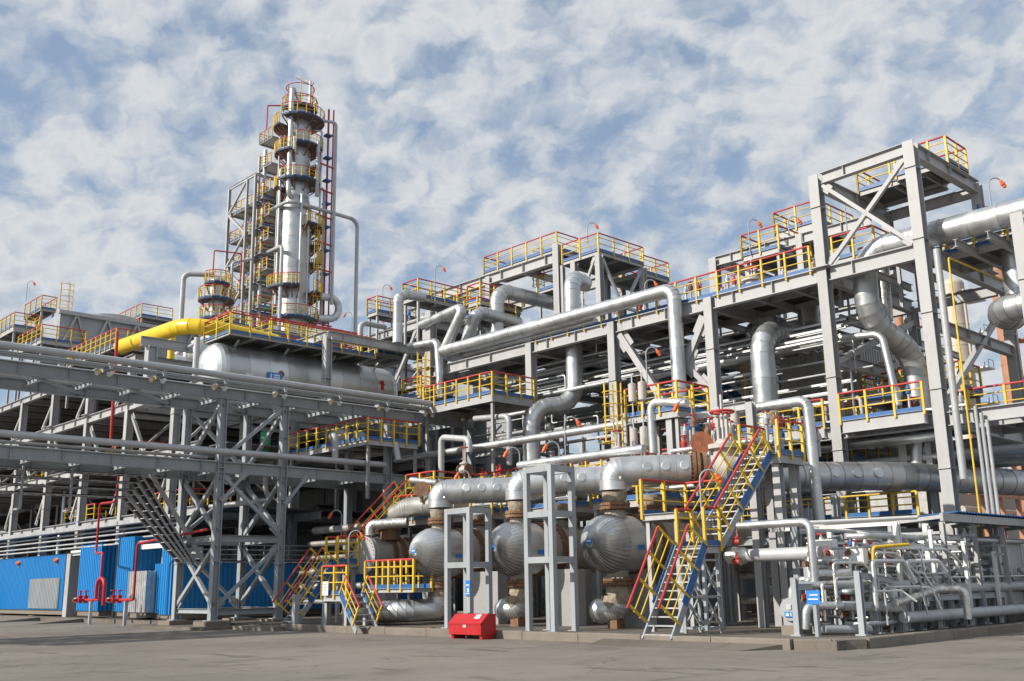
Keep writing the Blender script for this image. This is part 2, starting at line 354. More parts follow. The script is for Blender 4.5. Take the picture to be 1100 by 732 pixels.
def stairs(label, p0, p1, width, side, n, name='staircase', left=True, right=True, h=1.0, group=None, strc='blue'):
    """open flight from p0 (centre of the lowest nosing line) to p1 (top); side = unit vector to the right of someone climbing"""
    p0, p1, side = V(p0), V(p1), V(side); root = thing(name, label, 'staircase', p0, group); d = p1-p0
    hd = V((d.x, d.y, 0)).normalized()
    for s in (-1, 1):
        o = side*(s*width/2)
        MB().bar(p0+o-UP*0.02, p1+o-UP*0.02, 0.05, 0.24).build('stringer', 'steel_cool' if strc is None else 'steel_cool', root)
        a, b = p0+o+d*0.33+UP*0.10+side*(s*0.035), p1+o+UP*0.10+side*(s*0.035)
        MB().bar(a, b, 0.014, 0.26).build('toe_board', 'blue', root)
    me = MB().bar(-side*(width/2-0.03), side*(width/2-0.03), 0.24, 0.035).mesh('tread', 'galv')
    for i in range(n):
        inst('tread', me, root, p0+d*((i+0.6)/n))
    ln = d.length; q = max(2, round(ln/1.15)); dn = d.normalized(); nr = (UP-dn*dn.z).normalized()*h
    for s, on in ((-1, left), (1, right)):
        if not on: continue
        o = side*(s*(width/2+0.05))
        for j in range(q+1):
            c = p0+o+d*(0.16+0.84*j/q); MB().bar(c, c+nr, 0.06).build('post', 'yellow', root)
        MB().tube([p0+o+d*0.12+nr, p1+o+nr], 0.04, 6).build('handrail', 'red', root)
        for z in (0.4, 0.7): MB().tube([p0+o+d*0.14+nr*z, p1+o+nr*z], 0.022, 5).build('mid_rail', 'yellow', root)
    return root
def ladder(label, base, top, face, group=None, cage=True, w=0.5, name='caged_ladder', m='yellow'):
    """vertical ladder; face = unit vector pointing away from what it hangs on"""
    base = V(base); h = top-base.z; face = V(face); s = face.cross(UP); root = thing(name, label, 'ladder', base, group)
    for k in (-1, 1): MB().bar(base+s*(k*w/2), base+s*(k*w/2)+UP*(h+1.0), 0.05, 0.05).build('rail', m, root)
    me = MB().tube([s*(-w/2), s*(w/2)], 0.016, 5).mesh('rung', m)
    for i in range(int(h/0.35)): inst('rung', me, root, base+UP*(0.3+i*0.35))
    if cage:
        z = 2.2 if h > 3.2 else 0.6
        hoop = MB().tube([s*(-w/2), s*(-w*0.8)+face*0.25, s*(-w*0.5)+face*0.62, face*0.74, s*(w*0.5)+face*0.62, s*(w*0.8)+face*0.25, s*(w/2)], 0.024, 5).mesh('hoop', m)
        zz = z
        while zz < h+1.0: inst('hoop', hoop, root, base+UP*zz); zz += 0.5
        for q in (s*(-w*0.72)+face*0.4, face*0.74, s*(w*0.72)+face*0.4): MB().bar(base+q+UP*z, base+q+UP*(h+1.0), 0.035).build('cage_strap', m, root)
    return root
def steel(name, label, loc, cols=(), beams=(), braces=(), m='steel', cat='steel frame', cw=0.4, bh=0.4, group=None, brw=0.16, gus=True):
    """structural frame: every column, beam and brace a part. cols: (x,y,z0,z1[,w]); beams: (p,q[,h[,w]]); braces: (p,q[,w])"""
    root = thing(name, label, cat, loc, group)
    for c in cols:
        wv = c[4] if len(c) > 4 else cw
        MB().ibeam((c[0], c[1], c[2]), (c[0], c[1], c[3]), wv*0.8, wv*0.84, 0.037, up=V((1, 0, 0))).build('column', m, root)
        MB().box(c[0]-wv*.75, c[0]+wv*.75, c[1]-wv*.75, c[1]+wv*.75, c[2], c[2]+0.04).build('base_plate', m, root)
        if wv > .35 and gus:
            zz = c[2]+2.6+random.uniform(-.3, .3)
            while zz < c[3]-1: MB().box(c[0]-wv*.52, c[0]+wv*.52, c[1]-wv*.42, c[1]+wv*.42, zz, zz+.03).build('stiffener', m, root); zz += random.choice((3.0, 4.2))
    for bi, b in enumerate(beams):
        hh = (b[2] if len(b) > 2 else bh)*(1+.011*(bi % 5))
        MB().ibeam(b[0], b[1], b[3] if len(b) > 3 else hh*0.55, hh).build('beam', m, root)
        p, q = V(b[0]), V(b[1]); ln_ = (q-p).length
        if hh >= .44 and ln_ > 3 and gus:
            ww = (b[3] if len(b) > 3 else hh*.55)*.96
            for k in range(1, int(ln_/2.05)+1): c = p+(q-p).normalized()*(k*2.05-1.0); e = (q-p).normalized()*.012; MB().bar(c-e, c+e, ww, hh*.97).build('stiffener', m, root)
    for i, b in enumerate(braces):
        wv = (b[2] if len(b) > 2 else brw)*(1+.05*(i % 3)); p, q = V(b[0]), V(b[1]); MB().bar(p, q, wv).build('brace', m, root)
        dd = (q-p); h_ = V((dd.x, dd.y, 0)); nrm_ = h_.cross(UP).normalized() if h_.length > .01 else V((1, 0, 0))
        if gus:
            for c in (p+dd.normalized()*wv*1.4, q-dd.normalized()*wv*1.4): MB().bar(c-dd.normalized()*wv*1.5, c+dd.normalized()*wv*1.5, wv*.25, wv*2.5, up=nrm_.cross(dd.normalized())).build('gusset_plate', m, root)
    return root

# ---------------------------------------------------------------- fittings
def goose_lamp(label, base, arm, h=1.6, group=None):
    """orange explosion-proof lamp hanging from a bent pole; arm = unit vector of the overhang"""
    b, a = V(base), V(arm); root = thing('gooseneck_lamp', label, 'lamp', b, group)
    MB().tube([b, b+UP*h]+[b+UP*(h+0.3*math.sin(t))+a*(0.28*(1-math.cos(t))) for t in (0.4, 0.8, 1.2, 1.6, 2.0, 2.4)], 0.03, 6).build('pole', 'steel_cool', root)
    e = b+UP*(h+0.3*math.sin(2.4))+a*(0.28*(1-math.cos(2.4))); d = (a*0.55-UP).normalized()
    MB().lathe(e, d, [(0, 0.035), (0.04, 0.06), (0.15, 0.07), (0.17, 0.10), (0.21, 0.10)], 12).build('lamp_housing', 'orange', root)
    MB().lathe(e+d*0.21, d, [(0, 0.075), (0.12, 0.078), (0.17, 0.03)], 12).build('lamp_guard', 'orange', root)
    return root
def gate_valve(label, c, ax, r, up=UP, m='valve_grey', wheel='red', group=None, hgt=None, name='gate_valve', fl='rust', ff=1.55):
    c, d, up = V(c), V(ax).normalized(), V(up); root = thing(name, label, 'valve', c, group); hh = hgt or r*4.2
    MB().lathe(c-d*r*1.5, d, [(0, r), (r*0.7, r*1.08), (r*1.5, r*1.3), (r*2.3, r*1.08), (r*3.0, r)], 20).build('body', m, root)
    for s in (-1, 1): MB().lathe(c+d*(s*r*1.62), d, [(-r*.14, r*ff), (r*.14, r*ff)], 20).build('flange', fl, root)
    MB().lathe(c, up, [(r*0.6, r*0.95), (r*1.5, r*0.95), (r*1.5, r*1.35), (r*1.85, r*1.35), (r*1.85, r*0.9), (r*2.3, r*0.5)], 20).build('bonnet', m, root)
    _, s, u = basis(up)
    for k in (-1, 1): MB().bar(c+up*(r*2.0)+s*(k*r*0.42), c+up*(hh*0.9)+s*(k*r*0.42), r*0.2, r*0.3).build('yoke', m, root)
    MB().tube([c+up*(r*2.0), c+up*(hh*1.25)], r*0.12, 8).build('stem', 'galv', root)
    MB().torus(c+up*(hh*0.95), up, r*0.95, r*0.11, 18, 6).bar(c+up*(hh*.95)-s*r*.95, c+up*(hh*.95)+s*r*.95, r*.12).bar(c+up*(hh*.95)-u*r*.95, c+up*(hh*.95)+u*r*.95, r*.12).build('handwheel', wheel, root)
    return root
def corr(mb, p0, p1, z0, z1, nrm, pitch=0.25, dep=0.045):
    """corrugated sheet from p0 to p1 (plan points), ribs standing towards nrm"""
    p0, p1, nrm = V((*p0, 0)), V((*p1, 0)), V((*nrm, 0)); d = p1-p0; ln = d.length; d.normalize(); pts = []; s = 0
    while s < ln:
        for f, h in ((0, 0), (0.35, 0), (0.5, 1), (0.85, 1)):
            q = s+f*pitch
            if q <= ln: pts.append(p0+d*q+nrm*(dep*h))
        s += pitch
    pts.append(p1); n = len(pts)
    return mb.add([p+UP*z0 for p in pts]+[p+UP*z1 for p in pts], [(i, i+1, n+i+1, n+i) for i in range(n-1)])
# ================================================================ ground
def ground_mat(name, c0, c1, c2):
    m = bpy.data.materials.new(name); m.use_nodes = True; t = m.node_tree; b = t.nodes['Principled BSDF']; lk = t.links.new
    g = t.nodes.new('ShaderNodeNewGeometry')
    def noise(sc, det, ro=0.6, st=None):
        n = t.nodes.new('ShaderNodeTexNoise'); n.inputs['Scale'].default_value = sc; n.inputs['Detail'].default_value = det; n.inputs['Roughness'].default_value = ro
        if st:
            q = t.nodes.new('ShaderNodeMapping'); q.inputs['Scale'].default_value = st; q.inputs['Rotation'].default_value = (0, 0, 0.12); lk(g.outputs['Position'], q.inputs[0]); lk(q.outputs[0], n.inputs['Vector'])
        else: lk(g.outputs['Position'], n.inputs['Vector'])
        return n.outputs[0]
    def ramp(x, lo, hi, a=0.0, z=1.0):
        r = t.nodes.new('ShaderNodeMapRange'); r.interpolation_type = 'SMOOTHSTEP'
        for i, q in ((1, lo), (2, hi), (3, a), (4, z)): r.inputs[i].default_value = q
        lk(x, r.inputs[0]); return r.outputs[0]
    def mix(f, a, z):
        x = t.nodes.new('ShaderNodeMix'); x.data_type = 'RGBA'; lk(f, x.inputs[0])
        for i, q in ((6, a), (7, z)):
            if isinstance(q, tuple): x.inputs[i].default_value = (*q, 1)
            else: lk(q, x.inputs[i])
        return x.outputs[2]
    col = mix(ramp(noise(0.16, 7), 0.38, 0.62), c0, c1)
    col = mix(ramp(noise(0.55, 8, 0.68), 0.54, 0.66, 0, 0.7), col, c2)          # damp, worn patches
    col = mix(ramp(noise(1.0, 8, 0.7, (0.10, 1.3, 1)), 0.56, 0.72, 0, 0.6), col, (0.06, 0.053, 0.047))  # oily drag marks along the road
    col = mix(ramp(noise(34, 4, 0.7), 0.35, 0.75, 0, 0.35), col, (0.19, 0.168, 0.15))
    v = t.nodes.new('ShaderNodeTexVoronoi'); v.feature = 'DISTANCE_TO_EDGE'; v.inputs['Scale'].default_value = 0.19
    wv = t.nodes.new('ShaderNodeMix'); wv.data_type = 'RGBA'; wv.inputs[0].default_value = 0.28; lk(g.outputs['Position'], wv.inputs[6])
    nn = t.nodes.new('ShaderNodeTexNoise'); nn.inputs['Scale'].default_value = 0.9; nn.inputs['Detail'].default_value = 6; lk(g.outputs['Position'], nn.inputs['Vector'])
    ad = t.nodes.new('ShaderNodeVectorMath'); ad.operation = 'MULTIPLY_ADD'; lk(nn.outputs[1], ad.inputs[0]); ad.inputs[1].default_value = (2.2, 2.2, 0); lk(g.outputs['Position'], ad.inputs[2])
    lk(ad.outputs[0], v.inputs['Vector'])
    col = mix(ramp(v.outputs['Distance'], 0.001, 0.004, 0.4, 0.0), col, (0.045, 0.04, 0.036))     # cracks
    col = mix(ramp(noise(0.9, 9, 0.72, (1.0, 0.22, 1)), 0.585, 0.63, 0, 0.55), col, (0.075, 0.066, 0.058))      # spilled oil and damp spots
    col = mix(ramp(noise(3.2, 6, 0.7), 0.56, 0.68, 0, 0.5), col, (0.25, 0.225, 0.198))                        # dusty wear
    lk(col, b.inputs['Base Color']); b.inputs['Specular IOR Level'].default_value = 0.3
    lk(ramp(noise(0.6, 6), 0.35, 0.65, 0.72, 0.95), b.inputs['Roughness'])
    bp = t.nodes.new('ShaderNodeBump'); bp.inputs['Strength'].default_value = 0.35; bp.inputs['Distance'].default_value = 0.02
    lk(noise(28, 6, 0.75), bp.inputs['Height']); lk(bp.outputs[0], b.inputs['Normal'])
    M[name] = m
ground_mat('road', (0.245, 0.215, 0.188), (0.190, 0.166, 0.145), (0.13, 0.112, 0.097))
ground_mat('slab', (0.17, 0.15, 0.128), (0.13, 0.112, 0.094), (0.085, 0.07, 0.058))
MB().add([(-3000,-3000,0),(4000,-3000,0),(4000,4000,0),(-3000,4000,0)], [(0,1,2,3)]).build('ground', 'road', kind='structure')
SL = 0.22
MB().box(23.45, 130, 13.3, 140, -0.3, SL).build('plant_slab', 'slab', kind='structure')
kerb = thing('kerb', None, None, (23.3, 13.1, 0)); kerb['kind'] = 'structure'
def kblock(p, q, w=0.3, z=0.26, sink=0.0):
    p, q = V((*p, 0)), V((*q, 0)); d, s, u = basis(q-p); g = 0.012; jz = random.uniform(-.012, .012)
    MB().prism([(-w/2,-0.2),(w/2,-0.2),(w/2,z-.02+jz),(w/2-.02,z+jz),(-w/2+.03,z+jz),(-w/2,z-.03+jz)], p+d*g, q-d*g).build('kerb_block', 'concrete', kerb)
y = 14.4
while y < 38:
    kblock((23.3, y+2.4), (23.3, y)); y += 2.4
kblock((23.3, 14.4), (23.75, 13.6)); kblock((23.75, 13.6), (24.5, 13.15))
x = 24.5
while x < 60: kblock((x, 13.15), (x+2.4, 13.15)); x += 2.4
# low sloped apron in front of the right-hand staircase
MB().add([(22.1,15.2,.004),(22.1,20.3,.004),(23.2,20.6,.13),(23.2,14.6,.13),(22.1,15.2,-.1),(22.1,20.3,-.1),(23.2,20.6,-.1),(23.2,14.6,-.1)],
   [(3,2,1,0),(0,1,5,4),(1,2,6,5),(2,3,7,6),(3,0,4,7)]).build('ground_apron', 'slab', kind='structure')
MB().box(21.3, 24.6, 41.5, 49.2, -0.2, 0.12).build('ground_footing_slab', 'slab', kind='structure')
for nm, (a, b, c, d) in {'ground_pad': (22.6, 23.4, 38.0, 41.4), 'ground_pad_b': (24.2, 27.0, 60.2, 64.0)}.items():
    MB().box(a, b, c, d, -0.2, 0.16).build('ground_pad', 'concrete', kind='structure')
# ramps in front of the blue sheds
for a, b in ((66.8, 68.6), (60.0, 61.4)):
    MB().add([(20.6,a,.004),(20.6,b,.004),(23.4,b,.22),(23.4,a,.22),(20.6,a,-.1),(20.6,b,-.1),(23.4,b,-.1),(23.4,a,-.1)], [(3,2,1,0),(0,1,5,4),(1,2,6,5),(2,3,7,6),(3,0,4,7)]).build('ground_ramp', 'concrete', kind='structure')

# ================================================================ pipe bridge crossing the road
YA, YB = 43.25, 46.8; XC = (22.6, 25.9, 32.15, 38.0); XL = -4.0
ZU, ZL = 10.6, 7.15
ped = []
cols = [(x, y, 0.32, 10.34) for x in (4.0,)+XC[:2] for y in (YA, YB)] + [(x, y, 0.32, 10.34) for x in XC[2:] for y in (YA, YB)]
beams = []
for y in (YA, YB):
    beams += [((XL, y, ZU), (XC[3]+.2, y, ZU), 0.5, 0.26), ((XL, y, ZL), (XC[3]+.2, y, ZL), 0.5, 0.26)]
x = XL+0.5
while x < 38.5:
    beams += [((x, YA+.14, ZU+.06), (x, YB-.14, ZU+.06), 0.24, 0.14), ((x, YA+.14, ZL+.06), (x, YB-.14, ZL+.06), 0.24, 0.14)]; x += 2.05
for x in XC[:2]: beams += [((x, YA+.2, 3.95), (x, YB-.2, 3.95), 0.26, 0.2), ((x, YA+.2, .75), (x, YB-.2, .75), 0.2, 0.16)]
for y in (YA, YB): beams += [((XC[0]+.2, y, 3.95), (XC[1]-.2, y, 3.95), 0.3, 0.22), ((XC[0]+.2, y, .7), (XC[1]-.2, y, .7), 0.26, 0.2)]
br = []
a, b = XC[0], XC[1]
br += [((a+.15, YA, .95), (b-.15, YA, 3.6), .15), ((b-.15, YA, 4.3), (a+.15, YA, 6.8), .15), ((a+.15, YA, 7.6), (b-.15, YA, 10.2), .15),
       ((b-.15, YB, .95), (a+.15, YB, 3.6), .15), ((a+.15, YB, 4.3), (b-.15, YB, 6.8), .15), ((b-.15, YB, 7.6), (a+.15, YB, 10.2), .15)]
for x in (a, b): br += [((x, YA, .95), (x, YB, 3.7), .16), ((x, YB, .95), (x, YA, 3.7), .16), ((x, YA, 4.2), (x, YB, 6.8), .16), ((x, YB, 4.2), (x, YA, 6.8), .16), ((x, YB, 7.5), (x, YA, 10.2), .16)]
for x in XC: br += [((x+1.3, YA-.1, 7.0), (x+.1, YA-.1, 5.6), .12)]
x = XL+1
while x < 22:
    br += [((x, YA, ZU-.1), (x+4.1, YB, ZU-.1), .12), ((x+4.1, YB, ZL-.1), (x, YA, ZL-.1), .12)]; x += 4.1
steel('pipe_bridge', 'long grey steel pipe bridge spanning the road from the left edge', (22.6, 43.25, 0.12), cols, beams, br, m='steel_cool')
me = MB().box(-.6, .6, -.6, .6, 0, .22).mesh('plinth', 'concrete')
for i, (x, y) in enumerate([(x, y) for x in (4.0,)+XC for y in (YA, YB)]):
    o = bpy.data.objects.new('column_plinth', me); COL.objects.link(o); o.location = (x, y, 0.1)
    tag(o, 'square concrete plinth under a pipe bridge column', 'plinth', 'plinths of the pipe bridge')
# pipes carried by the bridge
pipe('long outer silver pipe along the top edge of the pipe bridge', [(XL, 42.55, 11.32), (37.6, 42.55, 11.32)], 0.15, 'pipe_grey')
pipe('long outer grey pipe along the lower deck of the pipe bridge', [(XL, 42.75, 7.82), (31.6, 42.75, 7.82)], 0.15, 'pipe_grey')
pipe('thin second pipe beside the lower outer pipe of the bridge', [(XL, 43.15, 7.55), (21.9, 43.15, 7.55)], 0.07, 'pipe_grey')
for i in range(7):
    r = (.10, .07, .12, .08, .12, .06, .1)[i]; y = 43.65+i*0.46
    pipe('slim pipe on the upper bridge deck, %s from the near edge' % ORD[i], [(XL, y, ZU+.20+r), (38.6, y, ZU+.20+r)], r, 'clad' if i % 2 else 'pipe_grey', group='pipes on the upper bridge deck')
for i in range(6):
    r = (.09, .12, .07, .14, .1, .08)[i]; y = 43.75+i*0.5
    pipe('slim pipe on the lower bridge deck, %s from the near edge' % ORD[i], [(XL, y, ZL+.19+r), (33.6, y, ZL+.19+r)], r, 'clad' if i % 2 else 'pipe_grey', group='pipes on the lower bridge deck')
for i in range(5):
    y = 42.78+i*.1
    pipe('thin conduit beside the top outer pipe of the bridge, %s from the road' % ORD[i], [(XL, y, 11.12+.03*(i % 2)), (37.6, y, 11.12+.03*(i % 2))], .035, ('galv', 'clad', 'pipe_grey')[i % 3], group='conduits along the top of the bridge')
MB().box(XL, 38, 42.62, 43.3, 11.02, 11.05).build('bridge_tray', 'galv', label='flat galvanised tray along the top edge of the pipe bridge', cat='cable tray')
# outriggers with pairs of floodlights
fx = [P(px, py, Y=42.7).x for px, py in ((118, 396), (175, 404), (241, 413), (305, 422), (364, 430), (415, 437), (464, 444), (504, 449))]
where = ('left of the yellow pipe', 'below the yellow pipe', 'below the left end of the drum', 'below the blue plate of the drum', 'below the column in front of the drum', 'below the right end of the drum', 'below the right end of the blue walkway', 'at the far right end of the bridge')
orig = MB().bar((0, .75, 0), (0, -.42, 0), 0.12, 0.18).bar((0, -.36, 0), (0, -.36, .34), .1)
om = orig.mesh('outrigger', 'steel_cool')
for x, wh in zip(fx, where):
    t = thing('floodlight_bracket', 'pair of floodlights on a steel outrigger '+wh, 'floodlight', (x, 42.9, 10.93), 'floodlights along the pipe bridge')
    inst('arm', om, t, (x, 42.9, 10.98))
    for k in (-1, 1):
        c = V((x-.25+k*.26, 42.62, 10.72)); d = V((-.75, -.35, -.55)).normalized()
        hs = MB().lathe(c, d, [(-.16, .05), (-.1, .09), (.05, .11), (.08, .12)], 10).build('lamp_housing', 'yellow' if k < 0 else 'white', t)
        MB().lathe(c+d*.095, d, [(0, .10), (.02, .10)], 10).build('lamp_glass', 'white', hs)
        MB().bar(c+UP*.02, c+UP*.24, .04).build('hanger', 'steel_cool', t)

# ================================================================ left-hand process structure (front at X=24.6, beyond the bridge)
LY = (53.0, 59.2, 65.4, 71.6, 77.8, 84.0, 90.2, 96.4, 102.6, 108.8, 115.0, 121.2)
cols = [(24.9, y, SL, 12.2, .5) for y in LY] + [(32.5, y, SL, 12.2, .5) for y in LY] + [(40, y, SL, 12.2, .45) for y in LY[:4]]
beams = []
for z, h in ((5.7, .45), (9.1, .45), (12.4, .5)):
    for x in (24.9, 32.5, 40): beams.append(((x, 50, z), (x, 122, z), h, .3))
    for y in LY: beams.append(((24.9, y, z), (40, y, z), h*.85, .26))
for y in (56, 62.3, 68.5, 74.7, 80.9): beams.append(((24.9, y, 12.4), (40, y, 12.4), .3, .2))
br = []
for y0, y1 in zip(LY, LY[1:]): br += [((25.0, y0+.2, 8.9), (25.0, y0+1.9, 6.2), .14), ((25.0, y1-.2, 11.9), (25.0, y1-2.2, 9.5), .16), ((32.5, y0, 6), (32.5, y1, 9), .14), ((24.9+.3, y0, 9.3), (28, y0, 12.1), .14)]
for y in LY[1:]:
    cols += [(24.9, y, 12.66, 15.2, .5), (32.5, y, 12.66, 15.2, .5)]; beams += [((24.9, y, 15.35), (40, y, 15.35), .4, .26)]
for x in (24.9, 32.5, 40): beams.append(((x, LY[1]-.3, 15.35), (x, 122, 15.35), .45, .3))
for y0, y1 in zip(LY[1:], LY[2:]): br += [((25.0, y0+.2, 14.9), (25.0, y0+2.3, 12.8), .15)]; beams += [((24.9, (y0+y1)/2, 15.35), (40, (y0+y1)/2, 15.35), .3, .2)]
steel('pipe_rack_structure', 'tall grey steel structure above the blue sheds at the left', (24.9, 53, SL), cols, beams, br, m='steel')
MB().box(25.2, 45, 50, 140, 5.95, 6.02).box(26.5, 45, 50, 140, 9.35, 9.42).build('structure_floor', 'grating', label='dark grating floors of the left steel structure', cat='floor', base=(26, 52, 5.9))
MB().box(25.2, 45, 50.0, 58, 12.66, 12.74).box(25.4, 45, 62, 140, 12.66, 12.74).build('upper_floor', 'grating', label='top grating floor of the left steel structure', cat='floor', base=(26, 52, 12.6))
MB().box(25.2, 45, 59.3, 140, 15.6, 15.68).build('roof_floor', 'grating', label='highest grating floor of the left steel structure', cat='floor', base=(26, 60, 15.6))
# long horizontal runs on its front
for i in range(5):
    z = 4.25+i*.27
    pipe('thin bare pipe above the blue sheds, %s from below' % ORD[i], [(23.9+(i % 2)*.25, 49.5, z), (23.9+(i % 2)*.25, 96, z)], .055, 'galv', group='bundle of thin pipes above the sheds')
MB().chan((23.75, 50.0, 5.35), (23.75, 96, 5.35), .5, .22).build('cable_tray', 'galv', label='bright flat cable tray running above the blue sheds', cat='cable tray')
YC = 46.1
q0, q1, q2 = P(150, 512, Y=YC), P(206, 604, Y=YC), P(300, 604, Y=YC)
for i in range(4):                                      # dark cable ladders hung under the bridge, dropping beside its tower
    dz = -.34*i; off = -.2*i
    p = [V((XL, YC, q0.z+dz)), V((q0.x+off, YC, q0.z+dz)), V((q1.x+off, YC, q1.z)), V((q1.x+off+(9 if i < 4 else 7), YC+.0, q1.z))]
    if i: p = p[:3]
    t = thing('cable_ladder', 'cable ladder hung under the bridge and sloping down by its tower, %s from above' % ORD[i], 'cable tray', p[0], 'cable ladders under the bridge')
    for a_, b_ in zip(p, p[1:]):
        for dy in (-.28, .28): MB().bar(a_+V((0, dy, 0)), b_+V((0, dy, 0)), .035, .1, up=V((0, 1, 0)) if abs((b_-a_).z) < .01 else UP).build('rail', 'steel', t)
        rm = MB().bar((0, -.28, 0), (0, .28, 0), .05, .04).mesh('rung', 'galv'); k = int((b_-a_).length/.45)
        for j in range(k): inst('rung', rm, t, a_+(b_-a_)*((j+.5)/k))
        if (b_-a_).x > 1: MB().tube([a_+UP*.04, b_+UP*.04], .05, 6).build('cable', 'dark', t); MB().tube([a_+V((0, .15, .04)), b_+V((0, .15, .04))], .04, 6).build('cable', 'dark', t)
t = thing('tray_hangers', 'row of grey hangers holding the cable ladders under the bridge', 'hanger frame', (4, YC, 5))
x = 0.5
while x < q0.x-1.5:
    MB().bar((x, YC-.34, q0.z-1.7), (x, YC-.34, ZL-.2), .09).build('hanger', 'steel_cool', t); MB().bar((x, YC-.34, q0.z-1.68), (x, YC+.34, q0.z-1.68), .08).build('cross_bar', 'steel_cool', t); x += 2.05
MB().bar((q0.x+.35, YC-.4, q0.z+.1), (q1.x+.35, YC-.4, q1.z+.1), .1, .2).build('sloping_channel', 'steel', label='grey sloping channel edging the diagonal cable ladders', cat='channel')

# ---------------- blue sheds below
def shed(label, x0, x1, y0, y1, z0, z1, faces='wse', m='blue_wall', name='blue_shed', door=None, cat='shed'):
    t = thing(name, label, cat, (x0, y0, SL))
    mb = {}
    if 'w' in faces: corr(MB(), (x0, y1), (x0, y0), z0, z1, (-1, 0)).build('corrugated_wall', m, t)
    if 's' in faces: corr(MB(), (x0, y0), (x1, y0), z0, z1, (0, -1)).build('corrugated_wall', m, t)
    if 'e' in faces: corr(MB(), (x1, y0), (x1, y1), z0, z1, (1, 0)).build('corrugated_wall', m, t)
    if 'n' in faces: corr(MB(), (x1, y1), (x0, y1), z0, z1, (0, 1)).build('corrugated_wall', m, t)
    MB().box(x0+.01, x1, y0+.01, y1, z1-.06, z1).build('roof', m, t)
    MB().box(x0+.06, x1-.06, y0+.06, y1-.06, z0-.28 if z0 > SL else SL, z0+.06).build('skirt', 'concrete', t)
    MB().bar((x0-.06, y0-.06, z0), (x0-.06, y0-.06, z1), .06).build('corner_trim', m, t)
    return t
Q = lambda px: P(px, 655, X=24.3).y
s1 = shed('long bright blue corrugated shed at the left edge of the picture', 24.3, 29, Q(67), 92, .62, 4.0)
dm = corr(MB(), (24.22, Q(31)), (24.22, Q(63)), .7, 2.55, (-1, 0)).build('door', 'steel_cool', s1, label='grey corrugated door leaf leaning on the blue wall')
for px in (17, 58):
    c = V((24.2, Q(px), 3.6)); t = thing('wall_lamp', 'small bulkhead lamp on the long blue shed, %s' % ('left of the pair' if px == 17 else 'right of the pair'), 'lamp', c)
    MB().lathe(c, V((-.5, -.35, .7)), [(-.3, .05), (-.1, .08), (0, .15), (.12, .15)], 10).build('housing', 'orange', t); MB().bar(c-V((0, 0, .25)), c+V((.1, 0, -.25)), .07).build('bracket', 'galv', t)
t = thing('entry_hut', 'small dark canopy with posts in front of the blue wall at the left edge', 'canopy', (22.8, 79, 0))
MB().add([(22.4, 77.9, 2.25), (24, 77.9, 2.35), (24, 84, 2.75), (22.4, 84, 2.65), (22.4, 77.9, 2.33), (24, 77.9, 2.43), (24, 84, 2.83), (22.4, 84, 2.73)], [(3,2,1,0),(4,5,6,7),(0,1,5,4),(1,2,6,5),(2,3,7,6),(3,0,4,7)]).build('roof', 'steel_cool', t)
MB().box(22.6, 22.68, 78.3, 78.38, 0, 2.3).build('post', 'blue', t); MB().box(22.7, 23.8, 79, 83, 0, .7).build('dark_base', 'dark', t); MB().box(22.8, 23.7, 78.6, 82, .7, 2.0).build('cabinet', 'white', t)
# doorway posts and shed boxes
t = thing('shed_doorway', 'grey steel doorway between the long blue shed and the first blue box', 'doorway', (24.4, Q(80), SL))
MB().box(24.25, 24.9, Q(72), Q(68), SL, 4.0).build('jamb', 'steel', t); MB().box(24.35, 24.6, Q(90), Q(70), 3.85, 4.15).build('lintel', 'white', t); MB().box(27.8, 27.9, Q(92), Q(66), SL, 4).build('shade_backing', 'dark', t)  # near-black backing: shade inside the opening is put into its colour
for i in range(5): MB().lathe((25.6+.3*i, Q(82), 1+.55*i), (0, 1, 0), [(-.2, .12+.05*(i % 3)), (.1, .12+.05*(i % 3)), (.25, .06)], 10).build('pump_fitting', ('red', 'galv', 'rust')[i % 3], t)
shed('bright blue corrugated box behind the first red standpipe', 23.9, 26.6, Q(113), Q(89), .62, 4.35)
shed('narrow blue corrugated box behind the second red standpipe', 23.7, 25.6, Q(152), Q(134), .62, 4.55, name='blue_shed')
shed('grey corrugated cabinet standing in front of the dark opening', 23.6, 25.2, Q(170), Q(149), .6, 2.7, m='galv', name='grey_cabinet', cat='cabinet')
MB().box(25.9, 26, Q(182), Q(150), .4, 3.9).build('rolling_door', 'steel', label='dim grey wall panel behind the grey corrugated cabinet', cat='panel')
MB().box(24.0, 24.2, Q(183), Q(150), 3.85, 4.1).build('door_lintel', 'white', label='white lintel beam above the grey corrugated cabinet', cat='beam')
big = shed('wide blue corrugated building standing in the shade behind the bridge tower', 24.1, 42, 49.5, 52.6, .55, 3.05)
shed('blue corrugated wall strip right of the grey corrugated cabinet', 23.8, 24.2, Q(193), Q(181), .5, 4.3, faces='ws', name='blue_shed')
t = thing('roof_railing', 'thin grey guard rails along the roof of the wide blue building', 'railing', (24.2, 49.6, 3.05))
for z in (3.2, 3.45, 3.7, 3.95): MB().tube([(24.2, 49.7, z), (41, 49.7, z)], .035, 5).build('rail', 'steel_cool', t)
for i in range(12): MB().bar((24.3+i*1.5, 49.7, 3.05), (24.3+i*1.5, 49.7, 4.0), .05).build('post', 'steel_cool', t)
MB().chan((24.0, 49.3, 3.12), (42, 49.3, 3.12), .2, .14).build('eave_channel', 'steel_cool', t)
